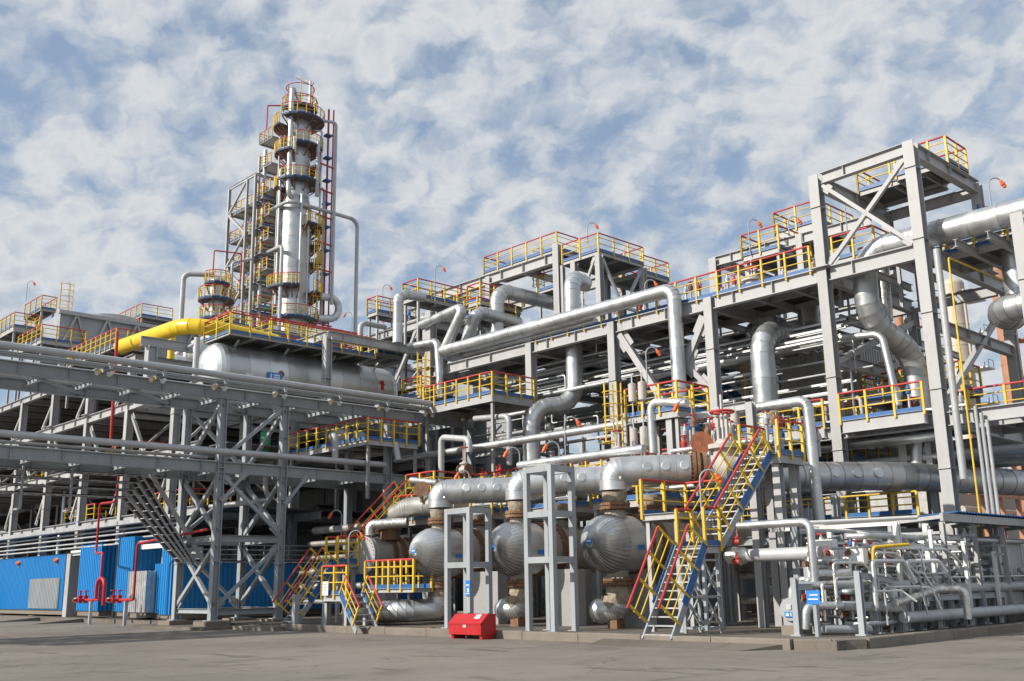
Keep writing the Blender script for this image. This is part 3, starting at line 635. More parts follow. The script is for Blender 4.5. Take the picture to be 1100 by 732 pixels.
# red fire standpipes
def standpipe(label, px, top, flip):
    x = 22.3; y = P(px, 655, X=x).y; t = thing('fire_standpipe', label, 'fire standpipe', (x, y, 0))
    MB().tube(fillet(top(x, y), .2), .065, 8).build('riser', 'red_bright', t)
    MB().tube([(x, y+.4, 1.25), (x, y+2.6, 1.25)], .08, 10).build('manifold', 'red_bright', t)
    for k in range(2):
        c = V((x, y+1.5+k*.75, 1.25))
        v = MB().lathe(c, UP, [(-.16, .11), (.16, .11), (.18, .15), (.24, .15), (.24, .05), (.48, .035)], 10).tube([c, c+V((-.38, 0, 0))], .075, 8).build('hydrant_valve', 'red_bright', t)
        MB().torus(c+UP*.48, UP, .16, .022, 12, 5).bar(c+UP*.48-V((.16, 0, 0)), c+UP*.48+V((.16, 0, 0)), .03).build('handwheel', 'red_bright', v)
    MB().bar((x, y+.7, 0), (x, y+.7, 1.2), .14).build('support', 'galv', t)
    MB().tube([(x, y+2.6, 1.25), (x, y+2.9, 1.25)], .14, 10).build('end_flange', 'galv', t)
standpipe('red two-valve fire standpipe whose pipe climbs up to the cable trays', 103, lambda x, y: [(x, y+.5, 1.25), (x, y+.0, 1.25), (x, y-.35, 1.25), (x, y-.35, 3.7), (x+.3, y+1.3, 3.7), (x+.3, y+1.3, 6.4), (x+.5, y-.3, 6.4), (x+.5, y-.6, 9.0)], 1)
standpipe('red two-valve fire standpipe whose pipe turns right along the sheds', 141, lambda x, y: [(x, y+.6, 1.25), (x, y-.2, 1.25), (x, y-.2, 4.0), (x, y-7.5, 4.35)], 1)
pipe('thick red loop pipe joining the first fire standpipe', [(22.1, P(103, 655, X=22.1).y+.1, 1.3), (22.1, P(103, 655, X=22.1).y+.1, 2.35), (22.1, P(103, 655, X=22.1).y-.9, 2.35), (22.1, P(103, 655, X=22.1).y-.9, 1.0)], .1, 'red_bright', bend=.45)
pipe('tall red pipe rising in front of the dark left structure', [P(119, 475, X=24.4), P(121, 425, X=24.4)+UP*4], .1, 'red_bright')

# ---------------- upper left platforms
c = P(14.5, 350, X=25.0)
platform('blue-edged upper platform with yellow and red railings at the left edge', 25.0, P(42, 352, Y=c.y).x, c.y, c.y+14, c.z, 'wse', legs=c.z-15.68, eh=.45, step=1.0)
c = P(44, 331, X=28.0)
platform('small raised platform beside the yellow caged ladder', 28.0, P(60, 332, Y=c.y).x, c.y, c.y+4, c.z, 'wse', legs=c.z-15.68)
lp = P(68, 340, X=29.0)
ladder('yellow caged ladder on the upper left platform', lp, P(68, 318, X=29.0).z, (0, -1, 0), w=.7)
c = P(44, 364, X=25.4)
platform('lower blue-edged platform left of the yellow pipe', 25.4, P(92, 368, Y=c.y).x, c.y, c.y+5, c.z, 'wse', legs=max(.5, c.z-15.68), eh=.35, step=1.0)
a, b = P(70, 385, X=25.3), P(118, 365, X=25.3)
platform('walkway with close yellow posts leading up to the yellow pipe', 25.2, 27.5, P(124, 372, X=25.2).y, P(74, 372, X=25.2).y, P(100, 381, X=25.2).z, 'ws', legs=3, step=.8)
# lattice wall of far air coolers
YQ = 78.0; q0 = P(66, 335, Y=YQ); xq, zt = q0.x, q0.z
t = thing('air_cooler_bank', 'long dark grey lattice wall of air coolers on the skyline at the left', 'air cooler', (xq, YQ, 12.7))
MB().box(xq, xq+38, YQ+.15, YQ+7, zt-3.4, zt-.1).build('plenum_wall', 'steel_cool', t)
for z in (zt, zt-3.4): MB().bar((xq-.2, YQ, z), (xq+38, YQ, z), .3).build('chord', 'steel', t)
for i in range(16):
    x, x2 = xq+38*i/16, xq+38*(i+1)/16
    MB().bar((x, YQ-.02, zt-3.3), ((x+x2)/2, YQ-.02, zt), .17).build('lattice', 'steel', t); MB().bar(((x+x2)/2, YQ-.03, zt), (x2, YQ-.03, zt-3.3), .15).build('lattice', 'steel', t)
for i in range(6): MB().box(xq+.2+i*7.4, xq+.6+i*7.4, YQ, YQ+.4, 12.7, zt-3.5).build('leg', 'steel', t)
for i in range(5):
    c = V((xq+5+i*7, YQ+3, zt-.1)); MB().lathe(c, UP, [(0, 2.0), (.5, 1.9), (.9, 2.05)], 24).build('fan_ring', 'galv', t)
# equipment crowding the deck under the left platforms
rl = random.Random(17)
for i in range(7):
    y = 62+i*5; x = rl.uniform(28.5, 31)
    t = thing('deck_exchanger', 'silver exchanger on the top floor of the left structure, %s from the drum' % ORD[i], 'heat exchanger', (x, y, 15.68), 'exchangers on the left top floor')
    MB().lathe((x, y, 16.9), (1, 0, 0), [(0, .3), (.2, .8), (.5, .9), (5, .9), (5, 1.05), (5.25, 1.05), (5.25, .9), (6, .85)], 22).build('shell', 'clad', t)
    for dx in (1.2, 4): MB().box(x+dx-.2, x+dx+.2, y-.6, y+.6, 15.68, 16.3).build('saddle', 'steel', t)
    MB().tube(fillet([(x+1.5, y, 17.6), (x+1.5, y, 18.2), (x+1.5, y+2.5, 18.2)], .5), .25, 12).build('outlet_pipe', 'clad', t)
MB().box(33, 33.3, 59.5, 110, 15.7, 18.0).build('screen_wall', 'clad_dull', label='dull metal screen wall behind the left top floor equipment', cat='wall')
platform('railed walkway in front of the far air coolers', 38, 41, P(150, 362, X=38).y, P(78, 345, X=38).y+10, P(100, 362, X=38).z, 'ws', legs=4)

# ---------------- drum on top of the structure, with walkway
YD = 50.3
pl, pr = P(230, 395, Y=YD), P(436, 412, Y=YD); R = 1.62
zc = P(300, 374, Y=YD).z - R*.93
drum = thing('horizontal_drum', 'large horizontal silver drum lying above the pipe bridge', 'pressure vessel', (pl.x, YD+R, 12.7))
c0 = V((pl.x+.95, YD+R, zc)); L_ = pr.x-pl.x-1.9
n = 9
for i in range(n):
    a = c0+V((L_*i/n, 0, 0)); MB().lathe(a, (1, 0, 0), [(0, R+.012), (.07, R+.012), (.07, R), (L_/n, R)], 48, caps=False).build('shell_section', 'clad', drum)
for s, o in ((-1, c0), (1, c0+V((L_, 0, 0)))):
    mb = MB()
    for k in range(7):
        a0, a1 = math.pi/2*k/7, math.pi/2*(k+1)/7
        mb.lathe(o, (s, 0, 0), [(.95*math.sin(a0), R*math.cos(a0)+.008), (.95*math.sin(a1), max(.001, R*math.cos(a1)))], 40, caps=False)
    mb.build('head', 'clad', drum)
MB().lathe(c0+V((3.2, -R*.99+.03, .0)), (0, -1, .0), [(0, .2), (.06, .2), (.06, .17)], 16).build('inspection_cap', 'rust_red', drum)
MB().lathe(c0+V((1.2, -R*.98+.03, -.2)), (0, -1, 0), [(0, .22), (.05, .22)], 16).build('inspection_cap', 'clad', drum)
MB().lathe(c0+V((11.0, -R*.98+.03, -.35)), (0, -1, 0), [(0, .22), (.05, .22)], 16).build('inspection_cap', 'clad', drum)
q = P(295, 405, Y=YD-.02)
MB().box(q.x-.45, q.x+.45, YD-.09, YD-.05, q.z-.22, q.z+.22).build('name_plate', 'sign_blue', drum)
MB().box(q.x-.3, q.x-.22, YD-.1, YD-.085, q.z-.13, q.z+.13).box(q.x-.1, q.x+.3, YD-.1, YD-.085, q.z+.03, q.z+.12).box(q.x-.1, q.x+.3, YD-.1, YD-.085, q.z-.1, q.z-.02).build('plate_lettering', 'white', drum)
q = P(411, 414, Y=YD-.02)
MB().box(q.x-.12, q.x+.12, YD+.0, YD+.02, q.z-.3, q.z+.3).bar((q.x-.2, YD, q.z+.15), (q.x+.2, YD, q.z+.05), .05).build('red_mark', 'red_bright', drum)
for dx in (2.2, 10.5): MB().box(c0.x+dx-.25, c0.x+dx+.25, YD+.3, YD+2*R-.3, 12.7, zc-R*.55).build('saddle', 'steel', drum)
zd = P(247, 356.4, Y=YD-.4).z
wk = platform('long blue-edged walkway above the silver drum', P(247, 356, Y=YD-.4).x, P(403, 383, Y=YD-.4).x, YD-.4, YD+2.6, zd, 'wsne', legs=0, eh=.16)
for i in range(5):
    x = P(262, 356, Y=YD-.2).x+i*3.2
    MB().bar((x, YD+.3, zd-.2), (x, YD+.9, zc+R*.8), .1).build('stanchion', 'steel', wk)
# frame in front of the drum
c = P(352, 362, Y=49.0); e = P(470, 381, Y=49.0)
steel('drum_portal', 'grey portal frame standing in front of the silver drum', (c.x, 49, 10.9), [(c.x, 49.0, 10.9, c.z, .5)], [((c.x, 49.0, c.z+.1), (e.x+3, 49.0, c.z+.1), .5, .3), ((c.x, 49.2, c.z+.1), (c.x, 53.5, c.z+.1), .5, .3)], m='steel', cat='frame')
pipe('slim vertical grey pipe at the left end of the drum', [P(209, 410, Y=49.3), P(212, 363, Y=49.3)], .16, 'pipe_grey')
pipe('thin pale pipe reaching left from the drum', [P(212, 368, Y=49.3), P(192, 379, X=P(212, 368, Y=49.3).x)], .1, 'pipe_grey')
# portal left of drum
a = P(163, 372, Y=50.5); b = P(207, 383, Y=50.5)
steel('pipe_support_portal', 'grey steel portal under the yellow pipe', (a.x, 50.5, 10.9), [(a.x, 50.5, 10.9, a.z, .6)], [((a.x-.6, 50.5, a.z+.2), (b.x, 50.5, a.z+.2), .5, .3)], cat='frame')
# yellow pipe
yx = 25.6; r = .47
y0 = P(130, 373, X=yx); y1 = P(212, 347, X=yx); zz = (y0.z+y1.z)/2+.1
pipe('big bright yellow pipe bending above the left end of the drum', [(yx, y0.y, y0.z), (yx, P(205, 347, X=yx).y, y1.z+.15), (yx+5.2, P(205, 347, X=yx).y-.6, y1.z-.3)], r, 'yellow_pipe', bend=1.8, sec=2.6)
pipe('short yellow pipe stub behind the big yellow pipe', [P(185, 365, X=29)-UP*2, P(185, 352, X=29)], .24, 'yellow_pipe')
# ================================================================ main process structure (front at X=38)
XM = 38.0; MY = (46.9, 38.3, 32.4, 26.5, 20.64, 16.39, 12.7)
ZM, ZT = 7.75, 14.45
XB = (46.0, 54.0, 62.0)
cols, beams, br = [], [], []
for y in MY[:5]: cols.append((XM, y, SL, ZT-.02, .54))
cols += [(XM, MY[4]-.0, ZT-.02, 18.6, .56), (XM, MY[5], SL, 18.75, .56), (XM, MY[6], SL, ZT+.2, .56), (44.4, MY[4], ZT, 18.5, .5), (44.3, MY[5], ZT, 18.6, .5)]
for x in XB:
    for y in (MY[:6] if x < 47 else MY[:4]): cols.append((x, y, SL, ZT-.3, .5))
for z, h in ((ZT-.3, .6), (ZM-.3, .5)):
    for x in (XM,)+XB:
        for y0, y1 in zip(MY, MY[1:]):
            if z > 12 and x == XM and y1 == MY[6]: continue
            if x > 45 and y1 == MY[6] or x > 47 and y1 < 26: continue
            beams.append(((x, y0-.3, z), (x, y1+.3, z), h if x == XM else h*.85, .34))
    for y in MY[:6]: beams.append(((XM+.3, y, z), (XB[2] if y > 26 else XB[0], y, z), h, .32))
    for y0, y1 in zip(MY, MY[1:]):
        for k in (1, 2): yy = y0+(y1-y0)*k/3; beams.append(((XM+.2, yy, z+.06), (XB[2] if yy > 27 else 43, yy, z+.06), .3, .18))
for x in (40, 42, 44, 48, 50, 52): beams.append(((x, MY[0], ZT-.2), (x, MY[4] if x < 45 else MY[3], ZT-.2), .24, .16))
beams += [((XM, MY[4]-.3, 18.4), (XM, MY[5]+.3, 18.5), .5, .3),
          ((XM+.3, MY[5], 18.45), (44.3, MY[5], 18.45), .6, .34), ((XM+.3, MY[4], 18.35), (44.4, MY[4], 18.35), .6, .34), ((44.4, MY[4], 18.3), (44.3, MY[5], 18.3), .45, .26)]
br += [((XM, MY[4]-.3, 18.1), (XM, MY[5]+.3, ZT+.1), .16), ((XM, MY[4]-.3, ZT+.1), (XM, MY[5]+.3, 18.1), .16)]
br += [((XM, MY[3]+.3, ZT-.9), (XM, MY[3]+1.5, ZT-2.9), .26), ((XM, MY[3]+1.5, ZT-2.9), (XM, MY[3]+.3, ZT-4.2), .24), ((XM+.1, MY[2]-.4, ZT-.7), (XM+.1, MY[2]-3.6, ZT-5.5), .3),
       ((46, MY[1], ZM), (46, MY[2], ZT-1), .22), ((46, MY[3], ZM), (46, MY[2], ZT-1), .22), ((46, MY[3], ZT-1), (46, MY[4], ZM), .22), ((XM+.3, MY[5], ZM+.3), (46, MY[5], ZT-1), .2), ((XM+.3, MY[4], ZT-4), (46, MY[4], ZT-1), .26)]
beams += [((XM+.2, MY[4], ZT-3.9), (46, MY[4], ZT-3.9), .5, .3), ((XM+.2, MY[5], ZT-3.2), (46, MY[5], ZT-3.2), .45, .3), ((XM, MY[0], 4.4), (XM, MY[1], 4.4), .3), ((46, MY[0], 11), (46, MY[3], 11), .35, .25), ((54, MY[0], 11), (54, MY[3], 11), .35, .25)]
steel('main_process_structure', 'huge pale grey steel structure with rows of tall columns across the centre and right', (XM, 26.5, SL), cols, beams, br)
MB().box(XM+.4, 64, 26.6, 50, ZM-.04, ZM+.02).box(XM+.4, 44, 16.6, 26.6, ZM-.04, ZM+.02).build('middle_floor', 'grating', label='middle grating floor inside the main steel structure', cat='floor', base=(50, 30, ZM))
for i, (x0, x1, y0, y1) in enumerate(((XM+.3, 43.5, 20.9, 46), (45, 53, 26, 46), (55, 62, 26, 46))):
    MB().box(x0, x1, y0, y1, ZT+.06, ZT+.11).build('top_floor', 'grating', label='top grating floor of the main structure, '+('front strip', 'middle strip', 'rear strip')[i], cat='floor')
for i in range(9):
    r = (.22, .12, .16, .3, .12, .2, .14, .25, .1)[i]; x = 47.2+i*.75
    pipe('pipe of the shaded inner rack under the top floor, %s from the front' % ORD[i], [(x, 27, 12.1+r), (x, 60, 12.1+r)], r, 'clad' if i % 3 else 'pipe_grey', group='pipes of the inner rack', sec=6)
for i in range(8):
    r = (.14, .1, .2, .12, .16, .1, .2, .12)[i]; x = 39.6+i*.8
    pipe('pipe hung under the middle floor, %s from the front' % ORD[i], [(x, 14, 6.2+r), (x, 49, 6.2+r)], r, 'clad' if i % 2 else 'pipe_grey', group='pipes under the middle floor', sec=6)
rr = random.Random(3)
for i in range(22):                                     # risers and crossovers in the dark interior
    x, y = rr.uniform(41, 60), rr.uniform(27, 45); r = rr.choice((.08, .1, .14, .18)); z0, z1 = rr.choice(((SL, 7), (ZM, 14), (SL, 13.5)))
    pipe('riser pipe standing in the shaded interior', [(x, y, z0), (x, y, z1), (x+rr.uniform(2, 5), y, z1)], r, rr.choice(('clad', 'pipe_grey', 'clad')), group='riser pipes in the shaded interior')
for i in range(6):
    y = 27.5+i*3.2
    t = thing('inner_vessel', 'dull silver vessel standing on the shaded middle floor, %s from the right' % ORD[i], 'pressure vessel', (50, y, ZM), 'vessels on the middle floor')
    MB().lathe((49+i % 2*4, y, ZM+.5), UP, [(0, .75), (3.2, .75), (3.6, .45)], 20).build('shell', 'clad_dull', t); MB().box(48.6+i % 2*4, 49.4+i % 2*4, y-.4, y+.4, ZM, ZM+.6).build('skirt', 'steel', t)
for i in range(6):
    y = 17+i*5
    t = thing('process_pump', 'pump with a %s motor on the ground inside the structure, %s from the right' % (('blue', 'green', 'grey')[i % 3], ORD[i]), 'pump', (43, y, SL), 'pumps inside the structure')
    MB().lathe((41.5, y, 1.1), (1, 0, 0), [(0, .3), (.9, .34), (1.2, .5), (1.7, .5), (2, .2)], 14).build('motor', ('blue', 'green', 'steel')[i % 3], t); MB().box(41.2, 44, y-.5, y+.5, SL, .7).build('pump_base', 'concrete', t)
# blue corrugated cabins on the middle floor
shed('blue corrugated cabin on the middle floor behind the tall silver riser', 46.3, 50, P(772, 410, X=46.3).y, P(733, 410, X=46.3).y, ZM+.2, ZM+4.6, name='blue_cabin', cat='cabin')
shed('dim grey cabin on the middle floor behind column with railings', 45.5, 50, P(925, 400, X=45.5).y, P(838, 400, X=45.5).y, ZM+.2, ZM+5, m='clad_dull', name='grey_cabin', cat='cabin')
# far rack and wall added to block the sky and darken the interior
t = thing('rear_rack', 'added rear pipe rack and wall blocking the sky behind the main structure', 'pipe rack', (70, 40, SL))
for i in range(7):
    y = 40+i*8; MB().ibeam((70, y, SL), (70, y, 15), .4, .5).build('column', 'steel', t)
for z in (3, 5.5, 8, 10.5, 13):
    MB().bar((70, 38, z), (70, 90, z), .3, .4).build('beam', 'steel', t)
    for k in range(4): MB().tube([(70.5+k*.7, 38, z+.45), (70.5+k*.7, 90, z+.45)], .22+.06*(k % 3), 10).build('rack_pipe', 'clad' if k % 2 else 'clad_dull', t)
MB().box(66, 69, 40, 100, SL, 12.5).build('sky_block_wall', 'steel_cool', t)
# small handrails and valves glimpsed inside
for i, (y0, y1) in enumerate(((40, 46), (33, 38), (27, 32), (21.5, 26))):
    platform('railed inner gallery seen between the columns, number %s from the bridge' % ('first', 'second', 'third', 'fourth')[i], 40.5, 44, y0, y1, ZM-2.0+.3*i, 'ws', legs=3)

# ================================================================ railings along the main structure
def guard(label, pts, **k):
    t = thing('guard_rail', label, 'railing', pts[0]); railing(t, pts, **k); return t
guard('red-topped railing along the edge of the main top floor', [(XM-.1, 37.8, ZT+.02), (XM-.1, 21.2, ZT+.02)], step=1.15)
zz = P(956, 455, X=XM-.1).z
platform('blue-edged gallery between the two tallest columns', XM-.5, 42, MY[5]+.4, MY[4]-.4, ZM+.1, 'w', eh=.5)
platform('blue-edged gallery left of the tallest column', XM-.2, 42, MY[4]+.5, P(790, 470, X=XM).y, P(850, 462, X=XM-.2).z, 'ws', eh=.5)
platform('blue-edged gallery at the right edge beneath the tan tower', XM+1.2, 42, 9.0, MY[5]-.6, P(1060, 447, X=XM+1.2).z, 'w', eh=.4)
# ================================================================ upper equipment over the top floor, right
platform('small railed platform on the skyline beside a bent lamp', 42.0, 45, P(838, 280, X=42).y, P(797, 276, X=42).y, P(797, 276, X=42).z, 'wsn', legs=2.5, eh=.3)
z2 = P(832, 251, X=44).z
platform('higher railed platform left of the tallest column', 44.0, 47.5, P(880, 240, X=44).y, P(832, 251, X=44).y, z2, 'wsn', legs=4.5, eh=.4)
platform('railed platform just right of the left tall column', 41.0, 43.5, P(940, 268, X=41).y, P(895, 280, X=41).y, P(910, 276, X=41).z, 'wse', legs=2.2, eh=.3)
pa, pb = P(922, 206, X=41.5), P(985, 194, X=41.5)
platform('grated platform hung inside the tall portal frame', 41.5, 43.8, pb.y-.4, pa.y, pa.z, 'wn', legs=0, eh=.25)
pc = P(1018, 172, X=41.2)
platform('topmost railed platform on the tall portal frame', 41.2, 43.2, pc.y, pc.y+2.3, pc.z, 'wse', eh=.25, step=.9)
platform('railed gallery behind the large upper silver pipe', 41.0, 43, 13.2, P(958, 268, X=41).y, P(1000, 262, X=41).z-.2, 'ws', legs=2, eh=.25)
platform('blue-edged walkway under the large upper pipe at the right edge', 40.2, 42.5, 6, P(1012, 277, X=40.2).y, P(1050, 265, X=40.2).z, 'wn', eh=.3)
beams = [((42.5, P(768, 282, X=42.5).y, P(768, 282, X=42.5).z), (42.5, 20.5, P(800, 275, X=42.5).z), .5, .3), ((42.5, P(768, 282, X=42.5).y-.3, P(768, 282, X=42.5).z-.1), (48, P(768, 282, X=42.5).y-.3, P(768, 282, X=42.5).z-.1), .45, .3)]
yq = P(768, 290, X=42.5).y
steel('skyline_frame', 'short grey steel frame rising above the top floor near the small platform', (42.5, yq, ZT+.1), [(42.5, yq, ZT+.1, P(768, 278, X=42.5).z, .55), (48, yq, ZT+.1, P(768, 278, X=42.5).z, .5), (42.5, yq-5, ZT+.1, P(768, 278, X=42.5).z, .4)], beams, cat='frame')
rr = random.Random(11)
def manifold(label, x0, x1, y0, y1, z, n, group=None):
    """cluster of small valves and branch pipes on a deck"""
    t = thing('valve_manifold', label, 'manifold', (x0, y0, z))
    for i in range(n):
        c = V((rr.uniform(x0, x1), rr.uniform(y0, y1), z)); h = rr.uniform(.5, 1.3)
        MB().tube([c, c+UP*h], .06, 7).build('branch_pipe', rr.choice(('clad', 'pipe_grey')), t)
        MB().lathe(c+UP*h, UP, [(-.1, .11), (.1, .13), (.2, .07), (.35, .03)], 8).build('valve_body', rr.choice(('valve_grey', 'galv', 'blue', 'rust', 'red')), t)
        MB().torus(c+UP*(h+.35), UP, .13, .02, 10, 4).build('handwheel', rr.choice(('red', 'red', 'steel')), t)
    for k in range(3):
        MB().tube([(x0+(x1-x0)*k/2, y0, z+.3+.2*k), (x0+(x1-x0)*k/2, y1, z+.3+.2*k)], .09, 8).build('header_pipe', 'clad', t)
    return t
manifold('valve cluster on the deck below the higher railed platform', 40, 43, 20.8, 24.5, ZT+.1, 14)
manifold('valve cluster behind the upper silver pipe inside the portal', 41.5, 43, 14, 18, P(1000, 262, X=41).z-.1, 14)
manifold('valve cluster on the gallery between the two tallest columns', 39.5, 42, 17, 20, ZM+.1, 12)
manifold('valve cluster on the gallery left of the tallest column', 39, 42, 21.5, 25, P(850, 462, X=XM-.2).z, 14)
manifold('valve cluster behind the railing of the top floor', 39, 43, 26, 37, ZT+.12, 30)
gate_valve('large pale valve standing at the foot of the skyline frame', (41.0, P(808, 300, X=41).y, ZT+.7), (0, 1, 0), .38, hgt=1.3)
# ---------------- big silver pipes, right
xr = 39.2; q = P(1090, 226, X=xr); a = P(925, 263, X=xr)
zr = P(985, 256, X=xr).z
pipe('large silver pipe along the skyline at the right, bending down inside the portal', [(xr, 4.5, zr), (xr, P(926, 262, X=xr).y, zr), (xr, P(931, 330, X=xr).y, P(931, 345, X=xr).z), (xr+2.4, P(931, 330, X=xr).y-.7, P(931, 345, X=xr).z-1.1), (xr+2.4, P(931, 330, X=xr).y-.7, ZM+.2)], .50, bend=1.1)
pipe('dusty foil-wrapped pipe beside the bend of the large right pipe', [P(948, 262, X=41.5), P(948, 300, X=41.5), P(952, 345, X=41.5)], .3, 'foil')
xr = 38.5; vx = P(822, 420, X=xr).y
zb = P(822, 352, X=xr).z
pipe('fat silver riser with a high elbow left of the tallest column', [(xr, vx, 4.8), (xr, vx, zb), (xr+4.3, vx, zb), (xr+4.3, vx, ZT)], .53, bend=1.2)
xr = 38.9; q = P(1066, 335, X=xr)
pipe('silver pipe with a round elbow at the right edge of the picture', [(xr, 4, P(1085, 331, X=xr).z), (xr, P(1063, 335, X=xr).y, P(1063, 335, X=xr).z), (xr+2.5, P(1063, 335, X=xr).y-.3, P(1063, 335, X=xr).z), (xr+2.5, P(1063, 335, X=xr).y-.3, P(1070, 272, X=xr+2.5).z)], .52, bend=1.2)
zg = P(905, 517, X=36).z
bp = pipe('very large silver header pipe crossing behind the staircase to the right edge', [(29.9, 20.25, 5.36), (33.5, 19.95, 5.36), (37.0, 18.1, 5.45), (45, 16.5, 5.5), (64, 15.2, 5.8)], .54, bend=1.6, sec=.95)
for k in range(3):
    c = V((34.6+k*.8, 19.37-k*.42, 5.44))+V((-.47, -.88, .1)).normalized()*.53; MB().lathe(c, (-.47, -.88, .1), [(0, .2), (.035, .2), (.05, .17)], 18).build('inspection_cap', 'clad', bp)
y1 = P(1008, 280, X=37.6).y
pipe('slender grey standpipe clipped to the right tall column', [(37.55, y1, ZL-2), (37.55, y1, P(1006, 268, X=37.55).z)], .13, 'pipe_grey')
pipe('thin yellow gas pipe climbing beside the right tall column', [(37.7, y1-.35, 2), (37.7, y1-.35, P(1015, 278, X=37.7).z), (42.6, y1-.5, P(1015, 278, X=37.7).z)], .038, 'yellow')
for k in range(3): pipe('thin conduit beside the right tall column, %s from it' % ORD[k], [(37.8, y1-.62-.18*k, 1.5), (37.8, y1-.62-.18*k, P(1020, 440+8*k, X=37.8).z)], .07, 'pipe_grey', group='conduits beside the right tall column')
pipe('slanting thin grey pipe above the gallery between the tallest columns', [P(965, 435, X=39), P(947, 359, X=39), P(903, 363, X=39)], .15, 'clad')
pipe('silver pipe running under the gallery between the tallest columns', [(38.6, P(1010, 472, X=38.6).y, P(912, 478, X=38.6).z), (38.6, P(905, 478, X=38.6).y+4, P(912, 478, X=38.6).z)], .23)
pipe('silver drop pipe below the gallery with a white flange', [P(985, 462, X=39.5), P(985, 505, X=39.5)], .26)
steel('pipe_trestle', 'small pale grey trestle below the gallery between the tallest columns', (39.6, 17.8, 4), [(39.6, P(973, 500, X=39.6).y, SL, P(973, 477, X=39.6).z, .42), (39.6, P(1003, 500, X=39.6).y+.1, SL, P(1003, 475, X=39.6).z, .3)], [((39.6, P(968, 478, X=39.6).y, P(975, 478, X=39.6).z), (39.6, P(1006, 478, X=39.6).y, P(975, 478, X=39.6).z), .38, .26)], cat='frame')
# ---------------- big silver pipes, centre
xr = 37.45
zc1 = P(597, 345, X=xr).z
yl, yr = P(478, 380, X=xr).y, P(724, 316, X=xr).y
pipe('long silver pipe on the column tops ending in a tall drop leg', [(xr, yl+.2, zc1), (xr, yr, zc1), (xr+.05, yr, 5.2)], .34, bend=.55)
dl = P(499, 329, X=xr)
pipe('first slanting silver pipe leg at the left end of the long pipe', [(xr, yl+.1, zc1), (xr, dl.y, dl.z), (xr+.2, dl.y+4.2, dl.z-.3)], .3, bend=.6)
pipe('second slanting silver pipe leg beside the first one', [P(499, 377, X=38.6), P(511, 334, X=38.6), P(511, 334, X=38.6)+V((3.5, 0, -.2))], .38, bend=.7)
pipe('slim grey pipe dropping beside the column left of the slanting legs', [P(440, 373, X=37.5), P(470, 367, X=37.5), P(474, 428, X=37.5)], .24, 'clad', bend=.4)
xr = 40.5; t3 = P(533, 311, X=xr)
pipe('silver pipe bent like a hockey stick behind the long pipe', [(xr, t3.y, ZT-1), (xr, t3.y, t3.z), (xr+8.5, t3.y, t3.z)], .44, bend=1.0)
xr = 39.0; yv = P(617, 395, X=xr).y; t3 = P(617, 300, X=xr+1)
zs = P(600, 437, X=xr).z
pipe('thick silver riser with an S-bend in the centre of the structure', [(xr+1.6, yv+.5, t3.z-.2), (xr, yv, t3.z-.2), (xr, yv, zs), (xr-2.3, P(571, 470, X=xr-2.3).y, zs-.35), (xr-2.3, P(571, 470, X=xr-2.3).y, 3.2)], .45, bend=1.0)
pipe('dim silver pipe with an elbow deep behind the S-bend pipe', [(44, P(592, 420, X=44).y, 7), (44, P(592, 400, X=44).y, P(592, 405, X=44).z), (48, P(592, 400, X=44).y, P(592, 405, X=44).z)], .42, bend=.9)
pipe('slim silver pipe slanting between the central columns', [(38.5, P(520, 437, X=38.5).y, P(617, 418, X=38.5).z), (38.5, P(660, 412, X=38.5).y, P(617, 418, X=38.5).z)], .12, 'clad')
for k, (yy, r) in enumerate(((452, .1), (462, .13))):
    z = P(560, yy-18, X=38.7).z; pipe('short silver pipe %s the slim slanting one at the central columns' % ('just below', 'second below')[k], [(38.7, 43, z), (38.7, P(566, yy, X=38.7).y, z)], r, 'clad')
z = P(810, 383, X=40.2).z; pipe('pale pipe running behind the fat riser under the top floor', [(40.2, 32, z), (40.2, P(888, 368, X=40.2).y, z)], .17, 'clad')
pipe('short silver pipe along the top beam below the long pipe', [(38.0, P(500, 383, X=38).y, P(560, 366, X=38).z), (38.0, P(640, 345, X=38).y, P(560, 366, X=38).z)], .2)
xr = 34.0; z4 = P(606, 466, X=xr).z
pipe('silver pipe running level above the exchanger platform', [(xr, P(425, 492, X=xr).y, z4), (xr, P(672, 457, X=xr).y, z4)], .18, 'clad')
pipe('grey pipe elbow dropping from the bridge to the level pipe', [P(385, 473, X=32), P(424, 473, X=32), P(428, 495, X=32)], .16, 'pipe_grey')
pipe('grey looped pipe above the level pipe near the bridge end', [P(474, 540, X=33), P(474, 470, X=33), P(504, 472, X=33), P(504, 486, X=33)], .16, 'pipe_grey', bend=.3)
pipe('grey vertical pipe with a tee right of the bridge end', [P(547, 500, X=35), P(547, 447, X=35), P(510, 450, X=35)], .15, 'pipe_grey')
xr = 29.0; z5 = P(643, 489, X=xr).z
pipe('silver pipe level with the top of the tall exchanger frame', [(xr, P(558, 500, X=xr).y, z5), (xr, P(692, 483, X=xr).y, z5)], .17, 'clad')
xr = 32.0; z6 = P(790, 442, X=xr).z; yv = P(868, 440, X=xr).y
pipe('silver pipe turning down in front of the header pipe', [(xr, P(722, 450, X=xr).y, z6), (xr, yv, z6), (xr, yv-.1, 1.5)], .19, bend=.35)
xr = 31.0
pipe('silver pipe stepping down past the small ladder platform', [P(738, 433, X=xr), P(699, 432, X=xr), P(702, 487, X=xr)], .17, 'clad', bend=.35)

